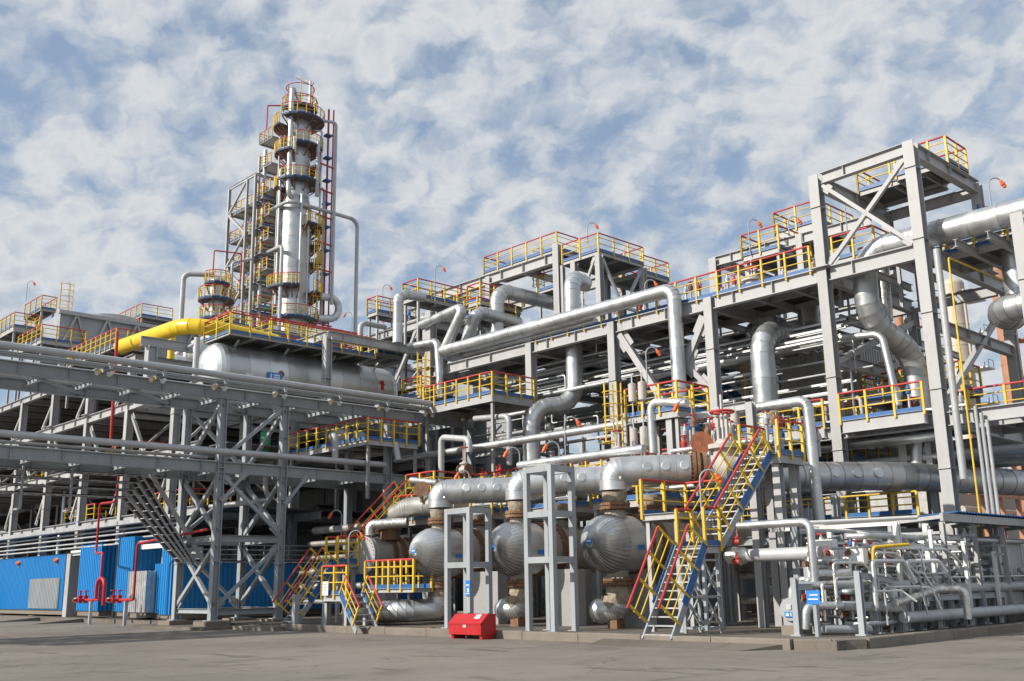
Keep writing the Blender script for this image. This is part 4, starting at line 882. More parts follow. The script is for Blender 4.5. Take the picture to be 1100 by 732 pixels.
# small-bore lines clipped along the front of the structure
rc = random.Random(29)
for i in range(26):
    y0 = rc.uniform(17, 40); ln = rc.uniform(3, 9); z = rc.choice((5.2, 5.8, 6.6, 8.9, 9.4, 10.2, 10.9, 11.6, 12.6, 13.4)); x = rc.uniform(38.6, 41); r = rc.choice((.04, .05, .06, .09))
    pts = [(x, y0+ln, z), (x, y0, z)]
    if i % 2: pts.append((x, y0, z-rc.uniform(1, 2.5)))
    if i % 3 == 0: pts.insert(0, (x, y0+ln, z+rc.uniform(.8, 1.6)))
    pipe('small-bore pipe strung between the columns of the main structure', pts, r, rc.choice(('clad', 'pipe_grey', 'clad', 'galv')), group='small-bore pipes of the main structure')

for k, (x0, y0, y1, z) in enumerate(((42.2, 17.2, 21.5, ZM+1.6), (42.6, 22.3, 26.2, ZM+.9), (43.2, 27.2, 31.6, ZM+1.2), (42.4, 33.2, 37.4, ZM+.6))):
    platform('railed inner stage on the middle floor, %s from the right' % ORD[k], x0, x0+2, y0, y1, z, 'wsn', legs=z-ZM, step=.9)
    manifold('valve cluster on the inner stage of the middle floor, %s from the right' % ORD[k], x0+.3, x0+1.7, y0+.3, y1-.3, z, 12)
    ladder('yellow caged ladder beside the inner stage, %s from the right' % ORD[k], (x0-.15, y0+.6, ZM), z+3.2, (-1, 0, 0))

# second layer of medium pipes, drops and cable trays between the floors
for i in range(46):
    y0 = rc.uniform(20, 43); ln = rc.uniform(2, 10); z = rc.choice((3.2, 4.0, 4.8, 5.6, 8.6, 9.2, 9.8, 10.6, 11.2, 12.0, 12.8, 13.2)); x = rc.uniform(40, 46.5); r = rc.choice((.07, .09, .12, .16))
    if i % 3 == 1: pts = [(x, y0, z), (x+rc.uniform(2, 5), y0, z)]
    else: pts = [(x, y0+ln, z), (x, y0, z)]
    if i % 2: pts.append((pts[-1][0], pts[-1][1], z-rc.uniform(1, 2.4)))
    pipe('medium pipe crowded between the floors of the main structure', pts, r, rc.choice(('clad', 'pipe_grey', 'clad', 'clad_dull')), group='medium pipes between the floors')
for i in range(8):
    z = (9.0, 9.5, 10.0, 11.9, 12.3, 12.7, 5.0, 5.4)[i]; x = 39.4+.5*(i % 3)
    t = thing('inner_cable_tray', 'galvanised cable tray between the floors, %s from the first one' % ORD[i], 'cable tray', (x, 20, z), 'inner cable trays')
    for dx in (-.2, .2): MB().bar((x+dx, 21, z), (x+dx, 44, z), .03, .1).build('rail', 'galv', t)
    MB().tube([(x, 21, z+.03), (x, 44, z+.03)], .06, 6).build('cable', 'dark', t)
for i in range(10):
    y = 21.5+i*2.3; x = 44.8
    t = thing('hung_girder', 'secondary girder hung under the top floor, %s from the right' % ORD[i], 'girder', (x, y, 10.5), 'secondary girders')
    MB().ibeam((40.5, y, 12.9), (53, y, 12.9), .2, .32).build('girder', 'steel', t)
    for xx in (41.5, 47, 52): MB().bar((xx, y, 13.05), (xx, y, ZT-.4), .08).build('hanger', 'steel', t)
# ================================================================ heat exchangers along the front
HXX = 26.2
def exchanger(label, y, zc, R, nose, pipes):
    t = thing('heat_exchanger', label, 'heat exchanger', (HXX, y, SL))
    o = V((HXX, y, zc))
    d, s, u = basis(V((-1, 0, 0))); n = 40; m = 7; hN = R*1.02                      # radial gores of the insulated head, each lapping the next
    vs, fs = [], []
    mb = MB()
    for j in range(n):
        a0, a1 = 2*math.pi*j/n, 2*math.pi*(j+1)/n; vs = []
        for i in range(m+1):
            a = math.pi/2*i/m*.965
            for (aa, lift) in ((a0, .03), (a0+(a1-a0)*.5, .012), (a1, -.006)):
                rr_ = (R+lift)*math.cos(a); vs.append(o+d*((hN+lift)*math.sin(a))+(s*math.cos(aa)+u*math.sin(aa))*rr_)
        mb.add(vs, [(3*i+k, 3*i+k+1, 3*i+k+4, 3*i+k+3) for i in range(m) for k in (0, 1)], True)
    hd = mb.build('head', 'clad', t)
    ms = MB()
    for j in range(n):
        aa = 2*math.pi*j/n
        ms.tube([o+d*((hN+.026)*math.sin(math.pi/2*i/9))+(s*math.cos(aa)+u*math.sin(aa))*((R+.026)*math.cos(math.pi/2*i/9)) for i in range(9)], .007, 4, caps=False)
    ms.build('gore_seams', 'seam', hd)
    MB().lathe(o+d*(hN-.02), d, [(0, .15), (.03, .15), (.035, .1)], 18).build('nose_plate', 'clad', t)
    MB().lathe(o, (1, 0, 0), [(0, R+.01), (.06, R+.01), (.06, R), (.95, R), (.95, R*.97)], 44).build('channel_shell', 'clad', t)
    for k in range(2):
        x = HXX+.98+k*.75
        f = flange(t, (x+.1, y, zc), (1, 0, 0), R*1.06, 'rust', .1, 30, 'girth_flange')
        MB().lathe((x+.2, y, zc), (1, 0, 0), [(0, R*.95), (.55, R*.95)], 40).build('shell_course', 'shell_beige', t)
    MB().lathe((HXX+2.45, y, zc), (1, 0, 0), [(0, R*.93), (5.2, R*.93), (5.5, R*.6)], 40).build('shell', 'shell_beige', t)
    # blue name plates on the head and channel
    e = V((-.86, -.25 if nose else 0, .2)).normalized()
    c = o+V((-hN*.985, .02, .06)); MB().bar(c+V((-.03, -.14, 0)), c+V((-.03, .14, 0)), .03, .15).build('name_plate', 'sign_blue', t)
    MB().bar(c+V((-.05, -.08, .01)), c+V((-.05, .09, .01)), .012, .05).build('plate_lettering', 'white', t)
    c = V((HXX+.5, y-R*.985, zc-.15)); MB().bar(c+V((-.15, -.02, 0)), c+V((.15, -.02, 0)), .03, .15).build('name_plate', 'sign_blue', t)
    # nozzles with rusty flange pairs and torn insulation
    for x, zz in ((HXX+.35, 1), (HXX+2.4, 1), (HXX+.35, -1)):
        b = V((x, y, zc+zz*R*.93)); dd = V((0, 0, zz))
        MB().lathe(b-dd*.1, dd, [(0, .36), (.32, .36)], 24).build('nozzle', 'shell_beige', t)
        flange(t, b+dd*.36, dd, .52, 'rust', .09, 18, 'nozzle_flange')
        MB().lathe(b+dd*.47, dd, [(0, .37), (.2, .42), (.36, .43)], 22).build('torn_insulation', 'wool', t)
    MB().box(HXX+2.6, HXX+3.4, y-.75, y+.75, SL, zc-R*.8).build('concrete_saddle', 'pier', t)
    return t
HR = .95; HZ = 2.97
HYS = [P(px, 590, X=HXX).y for px in (466, 551, 655)]
for y, lab in zip(HYS, ('leftmost silver heat exchanger with a round ribbed head', 'middle silver heat exchanger with a round ribbed head', 'rightmost silver heat exchanger with a round ribbed head, nearest the tall staircase')):
    exchanger(lab, y, HZ, HR, True, None)
zp = HZ+HR+1.05
DH = V((.63, -.777, 0)); DC = V((-.777, -.63, .12)).normalized(); HX0 = HXX+.35
def outlet(label, y, ln, r):
    a = V((HX0, y, zp+.4)); return pipe(label, [(HX0, y, HZ+HR+.82), a, a+DH*.95+UP*.03, a+DH*ln+UP*.03], r, bend=.62, sec=.62)
for y, ln, lab in zip(HYS, (6.0, 6.0, 2.6), ('fat silver elbow pipe on top of the leftmost exchanger', 'fat silver elbow pipe on top of the middle exchanger', 'fat silver elbow pipe on top of the rightmost exchanger')):
    op = outlet(lab, y, ln, .5)
    for k in range(3):
        MB().lathe(V((HX0, y, zp+.45))+DH*(1.15+k*.62)+DC*.495, DC, [(0, .16), (.014, .16), (.02, .14)], 16).build('inspection_cap', 'clad', op)
for y, lab in zip(HYS[1:], ('capped silver elbow pipe under the middle exchanger', 'capped silver elbow pipe under the rightmost exchanger')):
    t = pipe(lab, [(HXX+.35, y, HZ-HR-.75), (HXX+.35, y, .82), (HXX+.2, y+.75, .80)], .40, bend=.55, sec=.5)
    MB().dome((HXX+.2, y+.75, .80), (-.15, 1, 0), .40, .3).build('end_cap', 'clad', t)
    MB().box(HXX+.1, HXX+.5, y-.1, y+.3, SL, .5).build('pipe_shoe', 'rust', t)
    MB().tube([(HXX+.35, y+.12, HZ-HR-.72), (HXX+.33, y+.02, 1.2), (HXX+.3, y+.25, .98)], .44, 16).build('torn_insulation', 'wool', t)
pipe('long fat silver pipe lying on the slab under the leftmost exchanger', [(HXX+.35, HYS[0], HZ-HR-.75), (HXX+.35, HYS[0], .78), (25.1, HYS[0]+1.0, .74), (24.85, HYS[0]+3.6, .74)], .43, bend=.7, sec=.7)
VC = V((HX0, HYS[2], zp+.43))
gate_valve('big pale gate valve at the end of the rightmost elbow pipe', VC+DH*3.75, DH, .42, hgt=2.0, ff=1.32)
c = VC+DH*3.0+UP*.85+DC*.1
MB().lathe(c, DC, [(0, .38), (.05, .38)], 26).tube([c, c-UP*.5], .07, 8).build('blind_disc', 'rust_red', label='round rust-red disc standing above the fat elbow pipe', cat='disc')
flp = thing('pipe_flange', 'rusty bolted flange joining the fat elbow pipe and the gate valve', 'flange', VC+DH*2.75); flange(flp, VC+DH*2.8, DH, .58, 'rust', .1, 22, 'ring'); MB().lathe(VC+DH*2.6, DH, [(0, .46), (.45, .44)], 22).build('collar', 'rust', flp)
# flat-ended exchanger at the left
ly = P(392, 596, X=HXX+.5).y
t = thing('blind_flange_exchanger', 'grey flat-ended exchanger with a bolted cover left of the ribbed heads', 'heat exchanger', (HXX+.5, ly, SL))
for k in range(4): flange(t, (HXX+.55+(0, 1.1, 1.6, 2.1)[k], ly, 3.05), (1, 0, 0), .82, 'rust' if k else 'steel', .09, 26, 'girth_flange')
MB().lathe((HXX+.55, ly, 3.05), (1, 0, 0), [(-.05, .74), (1.2, .74), (6, .72)], 36).build('shell', 'clad_dull', t)
MB().box(HXX+1.2, HXX+1.8, ly-.6, ly+.6, SL, 2.5).box(HXX+4.2, HXX+4.8, ly-.6, ly+.6, SL, 2.5).build('saddle', 'pier', t)
MB().lathe((HXX+1.6, ly-.3, 3.8), UP, [(-.1, .4), (.35, .4), (.35, .55), (.5, .55)], 20).build('nozzle', 'rust', t)
pipe('crinkled foil elbow above the flat-ended exchanger', [(HXX+.6, ly-.2, 3.9), (HXX+.6, ly-.2, 4.35), (HXX+1.6, ly-1.6, 4.4)], .22, 'foil', bend=.4)
pipe('dull silver elbow with a bolted flange left of the leftmost exchanger pipe', [P(425, 553, X=28), P(438, 545, X=28), (28, HYS[0]+.4, P(438, 545, X=28).z-.1)], .42, 'clad_dull', bend=.7)
MB().lathe(P(453, 526, X=27.5), (-.6, -.5, .1), [(0, .34), (.06, .34)], 24).bar(P(453, 526, X=27.5), P(453, 540, X=27.5), .12).build('blind_disc', 'rust', label='dark rust disc above the leftmost exchanger pipe', cat='disc')
pipe('small silver pipe poking out above the leftmost exchanger pipe', [P(442, 516, X=29), P(470, 519, X=29)], .15, 'clad')

# ---------------- grey box frames in front of the exchangers
def box_frame(label, x0, x1, y0, y1, zs, w=.175):
    t = thing('pipe_support_stand', label, 'stand', (x0, y0, SL))
    for x in (x0, x1):
        for y in (y0, y1):
            MB().box(x-w/2, x+w/2, y-w/2, y+w/2, SL, zs[-1]).build('post', 'steel_cool', t); MB().box(x-w, x+w, y-w, y+w, SL, SL+.03).build('base_plate', 'steel_cool', t)
    for z in zs:
        for y in (y0, y1): MB().box(x0+w/2, x1-w/2, y-w/2+.004, y+w/2-.004, z-.2, z-.004).build('rail', 'steel_cool', t)
        for x in (x0, x1): MB().box(x-w/2+.004, x+w/2-.004, y0+w/2, y1-w/2, z-.2, z-.004).build('rail', 'steel_cool', t)
    return t
q = P(504, 660, X=24.2); box_frame('low grey box frame in front of the leftmost exchanger', 24.2, 25.1, P(505, 640, X=24.2).y, P(481, 640, X=24.2).y, (2.5, P(504, 545, X=24.2).z))
box_frame('tall grey box frame in front of the middle exchanger', 23.75, 24.7, P(595, 640, X=23.75).y, P(568, 640, X=23.75).y, (2.55, P(594, 548, X=23.75).z, P(594, 499, X=23.75).z))
q = P(502, 632, X=24.05)
t = thing('number_sign', 'small vertical blue sign on the low grey box frame', 'sign', q)
MB().box(24.07, 24.085, q.y-.12, q.y+.12, q.z-.26, q.z+.26).build('panel', 'sign_blue', t)
MB().box(24.06, 24.068, q.y-.06, q.y+.02, q.z-.14, q.z+.0).box(24.06, 24.068, q.y-.08, q.y+.08, q.z+.08, q.z+.12).box(24.06, 24.068, q.y-.08, q.y+.08, q.z-.2, q.z-.17).build('lettering', 'white', t)
for k, px in enumerate((525, 607, 679)):
    y = P(px, 650, X=27.5).y; MB().box(27.3, 27.8, y-.75, y+.75, SL, 2.2).build('concrete_pier', 'pier', label='grey concrete pier behind the %s' % ('low box frame', 'tall box frame', 'foot of the rightmost exchanger')[k], cat='pier')
# ---------------- red fire box at the kerb
a = P(484, 680, Z=0.02); rb = thing('fire_box', 'red sloping-lid fire box standing on the road by the kerb', 'fire box', (22.6, 26, 0))
x0, x1, y0, y1 = 22.45, 23.1, 25.15, 26.75
prof = [(x0+.06, .14), (x1, .14), (x1, .78), (x0+.3, .78), (x0, .5), (x0, .14)]
nP = len(prof)
MB().add([(x, y0, z) for x, z in prof]+[(x, y1, z) for x, z in prof], [(i, (i+1) % nP, nP+(i+1) % nP, nP+i) for i in range(nP)]+[tuple(range(nP))[::-1], tuple(range(nP, 2*nP))]).build('body', 'red_bright', rb)
MB().box(x0-.02, x0+.05, y0, y1, .46, .51).build('lid_lip', 'red_bright', rb)
MB().box(x0-.025, x0+.0, y0+.7, y0+.86, .36, .45).build('latch', 'galv', rb)
for yh in (y0+.3, y1-.3): MB().box(x1-.03, x1+.02, yh-.06, yh+.06, .7, .8).build('hinge', 'dark', rb)
for y in (y0+.1, y1-.1): MB().box(x0+.08, x1-.05, y-.06, y+.06, 0, .14).build('foot', 'red_bright', rb)
MB().add([(x0+.14, y0+.25, .64), (x0+.14, y0+.5, .64), (x0+.27, y0+.5, .762), (x0+.27, y0+.25, .762)], [(0, 1, 2, 3)]).build('paper_label', 'white', rb)
t = thing('bollard_stub', 'short rusty pipe stub on the road left of the red fire box', 'stub', P(463, 682, Z=0)); c = P(463, 682, Z=0)
MB().lathe(c, UP, [(0, .09), (.2, .09), (.2, .14), (.26, .14)], 12).build('pipe', 'rust', t); MB().lathe(c, UP, [(0, .16), (.03, .16)], 12).build('collar', 'rust', t)

# ---------------- service platform behind the exchangers
zs = P(620, 541, X=28.6).z
for k, (y0, y1) in enumerate(((HYS[0]-.5, HYS[0]+6.2), (HYS[1]-.6, HYS[1]+3.5), (HYS[2]-.2, HYS[2]+3.2))):
    platform('blue-edged service platform behind the %s exchanger' % ('leftmost', 'middle', 'rightmost')[k], 28.9, 33.5, y0, y1, zs, 'wsn', legs=zs-SL, eh=.28)
platform('blue-edged platform on posts right of the rightmost exchanger', 25.3, 27.6, 19.3, P(689, 533, X=25.3).y, P(700, 533, X=25.3).z-.55, 'ne', legs=P(700, 533, X=25.3).z-.55-SL, eh=.2)
manifold('cluster of red and grey valves behind the tall box frame', 29.2, 31.5, HYS[1]-.4, HYS[1]+3, zs, 16)
manifold('cluster of red and grey valves behind the rightmost exchanger', 29.2, 31.5, HYS[2]-2.5, HYS[2]+3, zs, 22)
manifold('cluster of red and grey valves behind the leftmost exchanger', 29.2, 31.5, HYS[0]-2.5, HYS[0]+4, zs, 18)
manifold('cluster of red and grey valves left of the upper staircase', 30, 34, 19.2, 23, P(760, 470, X=31).z-.8, 26)
zg2 = P(600, 523, X=35.4).z
for k, (y0, y1) in enumerate(((36.5, 42.5), (29.3, 36.0), (23.0, 28.8))):
    platform('long red and yellow railed gallery behind the level pipe, %s from the bridge' % ORD[k], 35.4, 37.4, y0, y1, zg2, 'wsn', eh=.3, legs=zg2-SL, step=.95, lw=.2)
    manifold('red and grey valve row on the gallery behind the level pipe, %s from the bridge' % ORD[k], 35.8, 37.2, y0+.3, y1-.3, zg2, 14)
    platform('inner railed gallery under the middle floor, %s from the bridge' % ORD[k], 33.6, 35.2, y0+.6, y1-.4, zg2-1.0, 'w', eh=.25, legs=zg2-1.0-SL, step=.95)
# small ladder platform with paired grey cylinders
xk = 31.0; zk = P(712, 442, X=xk).z
kp = platform('small railed platform with a yellow caged ladder and paired cylinders', xk, xk+2.0, P(728, 440, X=xk).y, P(672, 440, X=xk).y, zk, 'wse', legs=zk-zs, eh=.3, step=.8)
ladder('yellow caged ladder left of the paired grey cylinders', V((xk-.12, P(666, 455, X=xk).y, zk-1.6)), zk+.4, (-1, 0, 0), w=.45)
def cyl_pair(label, c, h, r=.16):
    t = thing('spring_hanger_pair', label, 'hanger', c)
    for k in (-1, 1):
        b = V(c)+V((0, k*.25, 0)); MB().lathe(b, UP, [(0, .05), (.05, r), (h, r), (h+.05, .05)], 16).build('cylinder', 'valve_grey', t); MB().tube([b-UP*.5, b+UP*(h+.4)], .035, 6).build('rod', 'galv', t)
    return t
cyl_pair('upper pair of grey cylinders on the ladder platform', P(685, 432, X=xk-.1), .75)
cyl_pair('lower pair of grey cylinders below the ladder platform', P(687, 482, X=xk-.1), .8)
cyl_pair('pair of grey cylinders hanging in the portal left of the staircase', P(784, 460, X=31), .6)
p0, p1 = P(771, 438, X=31), P(806, 432, X=31)
steel('hanger_portal', 'pale grey portal carrying a pair of hanging cylinders', (31, p1.y, zs), [(31, p0.y, SL, p0.z, .34), (31, p1.y, SL, p0.z, .34)], [((31, p0.y-.15, p0.z-.1), (31, p1.y+.15, p0.z-.1), .3, .22)], cat='frame', m='steel')
p0, p1 = P(672, 470, X=31.5), P(728, 450, X=31.5)
steel('ladder_platform_posts', 'two pale grey posts beside the lower grey cylinders', (31.5, p1.y, zs), [(31.2, P(674, 480, X=31.2).y, SL, zk+.2, .36), (31.2, P(722, 480, X=31.2).y, SL, zk, .34)], [], cat='frame', m='steel')
gate_valve('tall grey gate valve on the level pipe above the elbow pipes', P(664, 492, X=30), (0, 1, 0), .2, hgt=1.1)
gate_valve('slim grey valve with a tall stem right of the bridge end', P(499, 505, X=31), (0, 1, 0), .17, hgt=1.1)

# ================================================================ right-hand staircase
SY = 18.6; SW = 1.0
A0, A1 = V((23.2, SY, .12)), V((24.95, SY, 2.72)); B0, B1 = V((25.75, SY, 2.72)), V((28.85, SY, 5.68))
right = (0, -1, 0)
stairs('lower flight of the blue and yellow staircase at the right', A0, A1, SW, right, 11)
stairs('upper flight of the blue and yellow staircase at the right', B0, B1, SW, right, 13)
platform('small landing between the two flights of the right staircase', 24.97, 25.73, SY-SW/2, SY+SW/2, 2.72, 'ns', eh=.22, step=.7)
platform('top landing of the right staircase above the header pipe', 28.9, 30.4, SY-.75, SY+SW/2+.2, 5.68, 'ns', eh=.3, step=.8, legs=5.68-SL, lw=.26)
t = thing('lattice_trestle', 'grey lattice trestle holding up the landing of the right staircase', 'trestle', (25, SY, SL))
for x in (24.98, 25.72):
    for y in (SY-.38, SY+.38): MB().bar((x, y, SL), (x, y, 2.5), .09).build('leg', 'steel_cool', t)
for z in (SL+.15, 1.25, 2.3):
    for y in (SY-.38, SY+.38): MB().bar((24.98, y, z), (25.72, y, z), .06).build('strut', 'steel_cool', t)
    for x in (24.98, 25.72): MB().bar((x, SY-.38, z), (x, SY+.38, z), .06).build('strut', 'steel_cool', t)
for z0, z1 in ((.4, 1.25), (1.25, 2.3)):
    for y in (SY-.38, SY+.38): MB().bar((24.98, y, z0), (25.72, y, z1), .05).build('strut', 'steel_cool', t); MB().bar((25.72, y, z0), (24.98, y, z1), .05).build('strut', 'steel_cool', t)
    for x in (24.98, 25.72): MB().bar((x, SY-.38, z0), (x, SY+.38, z1), .05).build('strut', 'steel_cool', t)
# forest of grey posts under the right-hand galleries
cols = [(x, y, SL, z, .3) for x, y, z in ((28.6, 17.3, 3.4), (30.3, 16.4, 3.1), (30.9, 18.2, 4.0), (32.6, 16.0, 3.2), (33.2, 18.4, 4.6), (35, 15.8, 3.2), (35.3, 20.4, 4.6), (33, 21.6, 4.6), (30.6, 21.6, 4.4))]
bm = [((28.6, 17.3, 3.2), (35, 15.8, 3.2), .24, .16), ((30.3, 18.9, 3.6), (35.3, 20.4, 3.6), .24, .16), ((30.3, 16.4, 3.0), (30.3, 21.6, 3.0), .28, .18), ((33.2, 16, 3.0), (33.2, 21.6, 3.0), .28, .18), ((35, 15.8, 3.0), (35.3, 21, 3.0), .28, .18), ((32.6, 16, 1.8), (35, 15.8, 1.8), .2)]
steel('post_frame', 'group of plain grey posts behind the right staircase', (30.3, 17.3, SL), cols, bm, m='steel_cool', cat='frame')
zq = P(960, 553, X=37.2).z
platform('low blue-edged gallery under the header pipe', 37.2, 39.5, 17.3, 25, zq, 'w', eh=.35, step=1.0, h=.8, top='yellow')
# foil-ended pipe and slim pipe by the landing
xq = 26.6
y0, y1 = P(786, 597, X=xq).y, P(868, 596, X=xq).y; zz = P(830, 596, X=xq).z
fp = pipe('grey level pipe with a crumpled foil end beside the staircase landing', [(xq, y0-.2, zz), (xq, y1-.4, zz)], .19, 'pipe_grey', sec=3)
MB().lathe((xq, y0-.55, zz), (-.35, 1, 0), [(0, .2), (.1, .25), (.4, .27), (.62, .2), (.7, .08)], 18).build('foil_wrap', 'foil', fp)
xq = 26.0; zz = P(830, 563, X=xq).z; y0 = P(793, 566, X=xq).y; y1 = P(870, 562, X=xq).y
pipe('slim white pipe turning down to the skid right of the landing', [(xq, y0, zz), (xq, y1, zz), (xq, y1, 1.5)], .115, 'clad', bend=.25)
for k, (px, py, lab) in enumerate(((792, 582, 'red valve on the slim white pipe by the landing'), (792, 604, 'small red valve under the foil-ended pipe'))):
    gate_valve(lab, P(px, py, X=25.9), (0, 1, 0), .07, m='red', fl='rust')

# ================================================================ left-hand staircase and crossover platform
LYS = 38.3
C0, C1, D0, D1 = V((23.5, LYS, .2)), V((25.5, LYS, 2.75)), V((26.6, LYS, 2.75)), V((29.9, LYS, 5.75))
stairs('lower flight of the left staircase beside the bridge tower', C0, C1, .85, right, 11)
stairs('upper flight of the left staircase climbing to the dark interior', D0, D1, .85, right, 13)
platform('landing of the left staircase with yellow posts', 25.52, 26.58, LYS-.45, LYS+.45, 2.75, 'ns', eh=.22, step=.6, legs=2.5)
platform('top landing of the left staircase under the bridge', 29.95, 33, LYS-1.6, LYS+.5, 5.75, 'wsn', eh=.3, legs=5.5)
zl = 1.42
platform('low crossover platform with yellow railings beside the leftmost exchanger', 23.3, 24.5, 33.9, 35.6, zl, 'wn', eh=.25, step=.75, legs=zl-SL, lw=.16)
stairs('short front stair of the low crossover platform', V((23.15, 32.3, .1)), V((23.5, 33.9, zl)), .95, V((1, 0, 0)), 6, h=.9)
platform('low blue-edged walkway under the flat-ended exchanger', 25.1, 26.0, 32.0, 35.2, zl+.2, 'we', eh=.16, step=.8)
q = P(350, 631, X=23.2); t = thing('notice_sign', 'small white notice on the railing of the low crossover platform', 'sign', q)
MB().box(23.17, 23.19, q.y-.2, q.y+.2, q.z-.32, q.z+.22).build('board', 'white', t)
MB().box(23.16, 23.166, q.y-.14, q.y+.14, q.z+.08, q.z+.11).box(23.16, 23.166, q.y-.14, q.y+.1, q.z-.02, q.z+.01).box(23.16, 23.166, q.y-.14, q.y+.14, q.z-.12, q.z-.09).build('text_lines', 'steel_cool', t)
for x, y in ((23.35, 37.6), (23.9, 36.2)):
    t = thing('round_footing_post', 'short grey post on a round footing by the left staircase', 'post', (x, y, 0), 'posts by the left staircase')
    MB().box(x-.11, x+.11, y-.11, y+.11, .18, 1.45).build('post', 'steel_cool', t); MB().lathe((x, y, .04), UP, [(0, .28), (.16, .26)], 16).build('footing', 'concrete', t)
# dark area behind the left stairs: low rack
for i in range(6):
    z = 1.0+i*.75
    pipe('dim pipe of the low rack behind the left staircase, %s from below' % ORD[i], [(30+.3*i, 39, z), (30+.3*i, 49, z)], .12+.04*(i % 3), 'clad_dull', group='low rack behind the left staircase')
platform('railed yellow gallery under the bridge right of its tower', 30.2, 33.5, P(395, 470, X=30.2).y, P(310, 484, X=30.2).y, P(360, 478, X=30.2).z, 'ws', eh=.3, step=.9, legs=3)
platform('railed gallery with a bright blue edge at the bridge end', 34.5, 37.5, P(529, 432, X=34.5).y, P(455, 434, X=34.5).y, P(500, 428, X=34.5).z, 'ws', eh=.45, step=1.0, legs=4)
ladder('yellow caged ladder at the right end of the drum', P(459, 436, X=36.5), P(459, 398, X=36.5).z, (-1, 0, 0))
platform('small railed stage left of the yellow caged ladder', 36.8, 39.5, P(452, 425, X=36.8).y, P(432, 425, X=36.8).y, P(445, 425, X=36.8).z, 'wsn', legs=3)
c = P(285, 477, X=29.5); t = thing('green_barrel', 'green ribbed barrel standing on the bridge behind the tower bracing', 'barrel', c-UP*.6)
MB().lathe(c-UP*.6, UP, [(0, .3), (.38, .3), (.4, .32), (.44, .32), (.46, .3), (.8, .3), (.82, .32), (.86, .32), (.88, .3), (1.25, .3)], 20).build('drum', 'green', t); MB().lathe(c+UP*.66, UP, [(0, .27), (.02, .27)], 18).build('lid', 'green', t)
pipe('grey pipe with a bend hanging under the bridge behind the bracing', [P(285, 504, Y=45), P(285, 528, Y=45), P(292, 537, Y=45), P(225, 545, Y=47.3)], .13, 'galv')
pipe('short silver upright pipe standing on the lower bridge pipe', [P(360, 493, Y=42.8), P(360, 468, Y=42.8), P(356, 469, Y=43.1)], .16, 'pipe_grey')
# ================================================================ right-hand metering skid under the kerb corner
rr = random.Random(21)
sk = steel('metering_skid', 'low grey steel skid frame carrying the small pipes at the kerb corner', (25.2, 14, SL),
    [(x, y, SL, z, .2) for x, y, z in ((25.2, 15.4, 1.75), (26.1, 14.0, 1.9), (27.3, 14.2, 1.9), (28.4, 14.1, 1.7), (26.6, 15.8, 2.2), (28.2, 15.8, 2.2), (29.6, 14.1, 1.2), (31, 14.1, 1.2), (32.6, 14.1, 1.2), (34.2, 14.1, 1.2))],
    [((25.2, 15.4, 1.5), (28.4, 14.6, 1.5), .16), ((26.1, 14, 1.8), (28.4, 14.1, 1.6), .16), ((26.6, 15.8, 2.1), (28.2, 15.8, 2.1), .16), ((26.1, 14, 1.0), (28.4, 14.1, 1.0), .14), ((28.4, 14.1, 1.1), (36, 14.1, 1.1), .16)], m='steel_cool', cat='skid')
c = P(848, 655, X=25.3)
t = thing('small_drum', 'small grey round drum with a blue label at the kerb corner', 'drum', (25.3, c.y, SL))
MB().lathe(c, (1, 0, 0), [(0, .30), (.02, .31), (1.1, .31), (1.2, .2)], 26).build('shell', 'pipe_grey', t)
MB().box(25.26, 25.29, c.y-.14, c.y+.14, c.z-.2, c.z-.06).build('label_plate', 'sign_blue', t); MB().box(25.25, 25.258, c.y-.08, c.y-.05, c.z-.17, c.z-.09).box(25.25, 25.258, c.y-.0, c.y+.09, c.z-.17, c.z-.1).build('lettering', 'white', t)
MB().box(25.27, 25.29, c.y-.07, c.y+.07, c.z+.0, c.z+.14).build('plate', 'galv', t); MB().box(25.3, 25.9, c.y-.3, c.y+.3, SL, .48).build('plinth', 'concrete', t)
MB().box(25.4, 25.5, c.y-.2, c.y+.2, .48, c.z-.25).build('saddle', 'steel_cool', t)
q = P(873, 642, X=25.0); t = thing('skid_sign', 'square blue sign on the skid frame above the small drum', 'sign', q)
MB().box(25.02, 25.04, q.y-.2, q.y+.2, q.z-.18, q.z+.18).build('panel', 'sign_blue', t); MB().box(25.01, 25.016, q.y-.15, q.y+.15, q.z-.06, q.z-.03).box(25.01, 25.016, q.y-.15, q.y+.1, q.z+.05, q.z+.08).build('lettering', 'white', t); MB().box(25.05, 25.2, q.y-.05, q.y+.05, SL, q.z).build('post', 'steel_cool', t)
def zx(px, py, X): p = P(px, py, X=X); return (X, p.y, p.z)
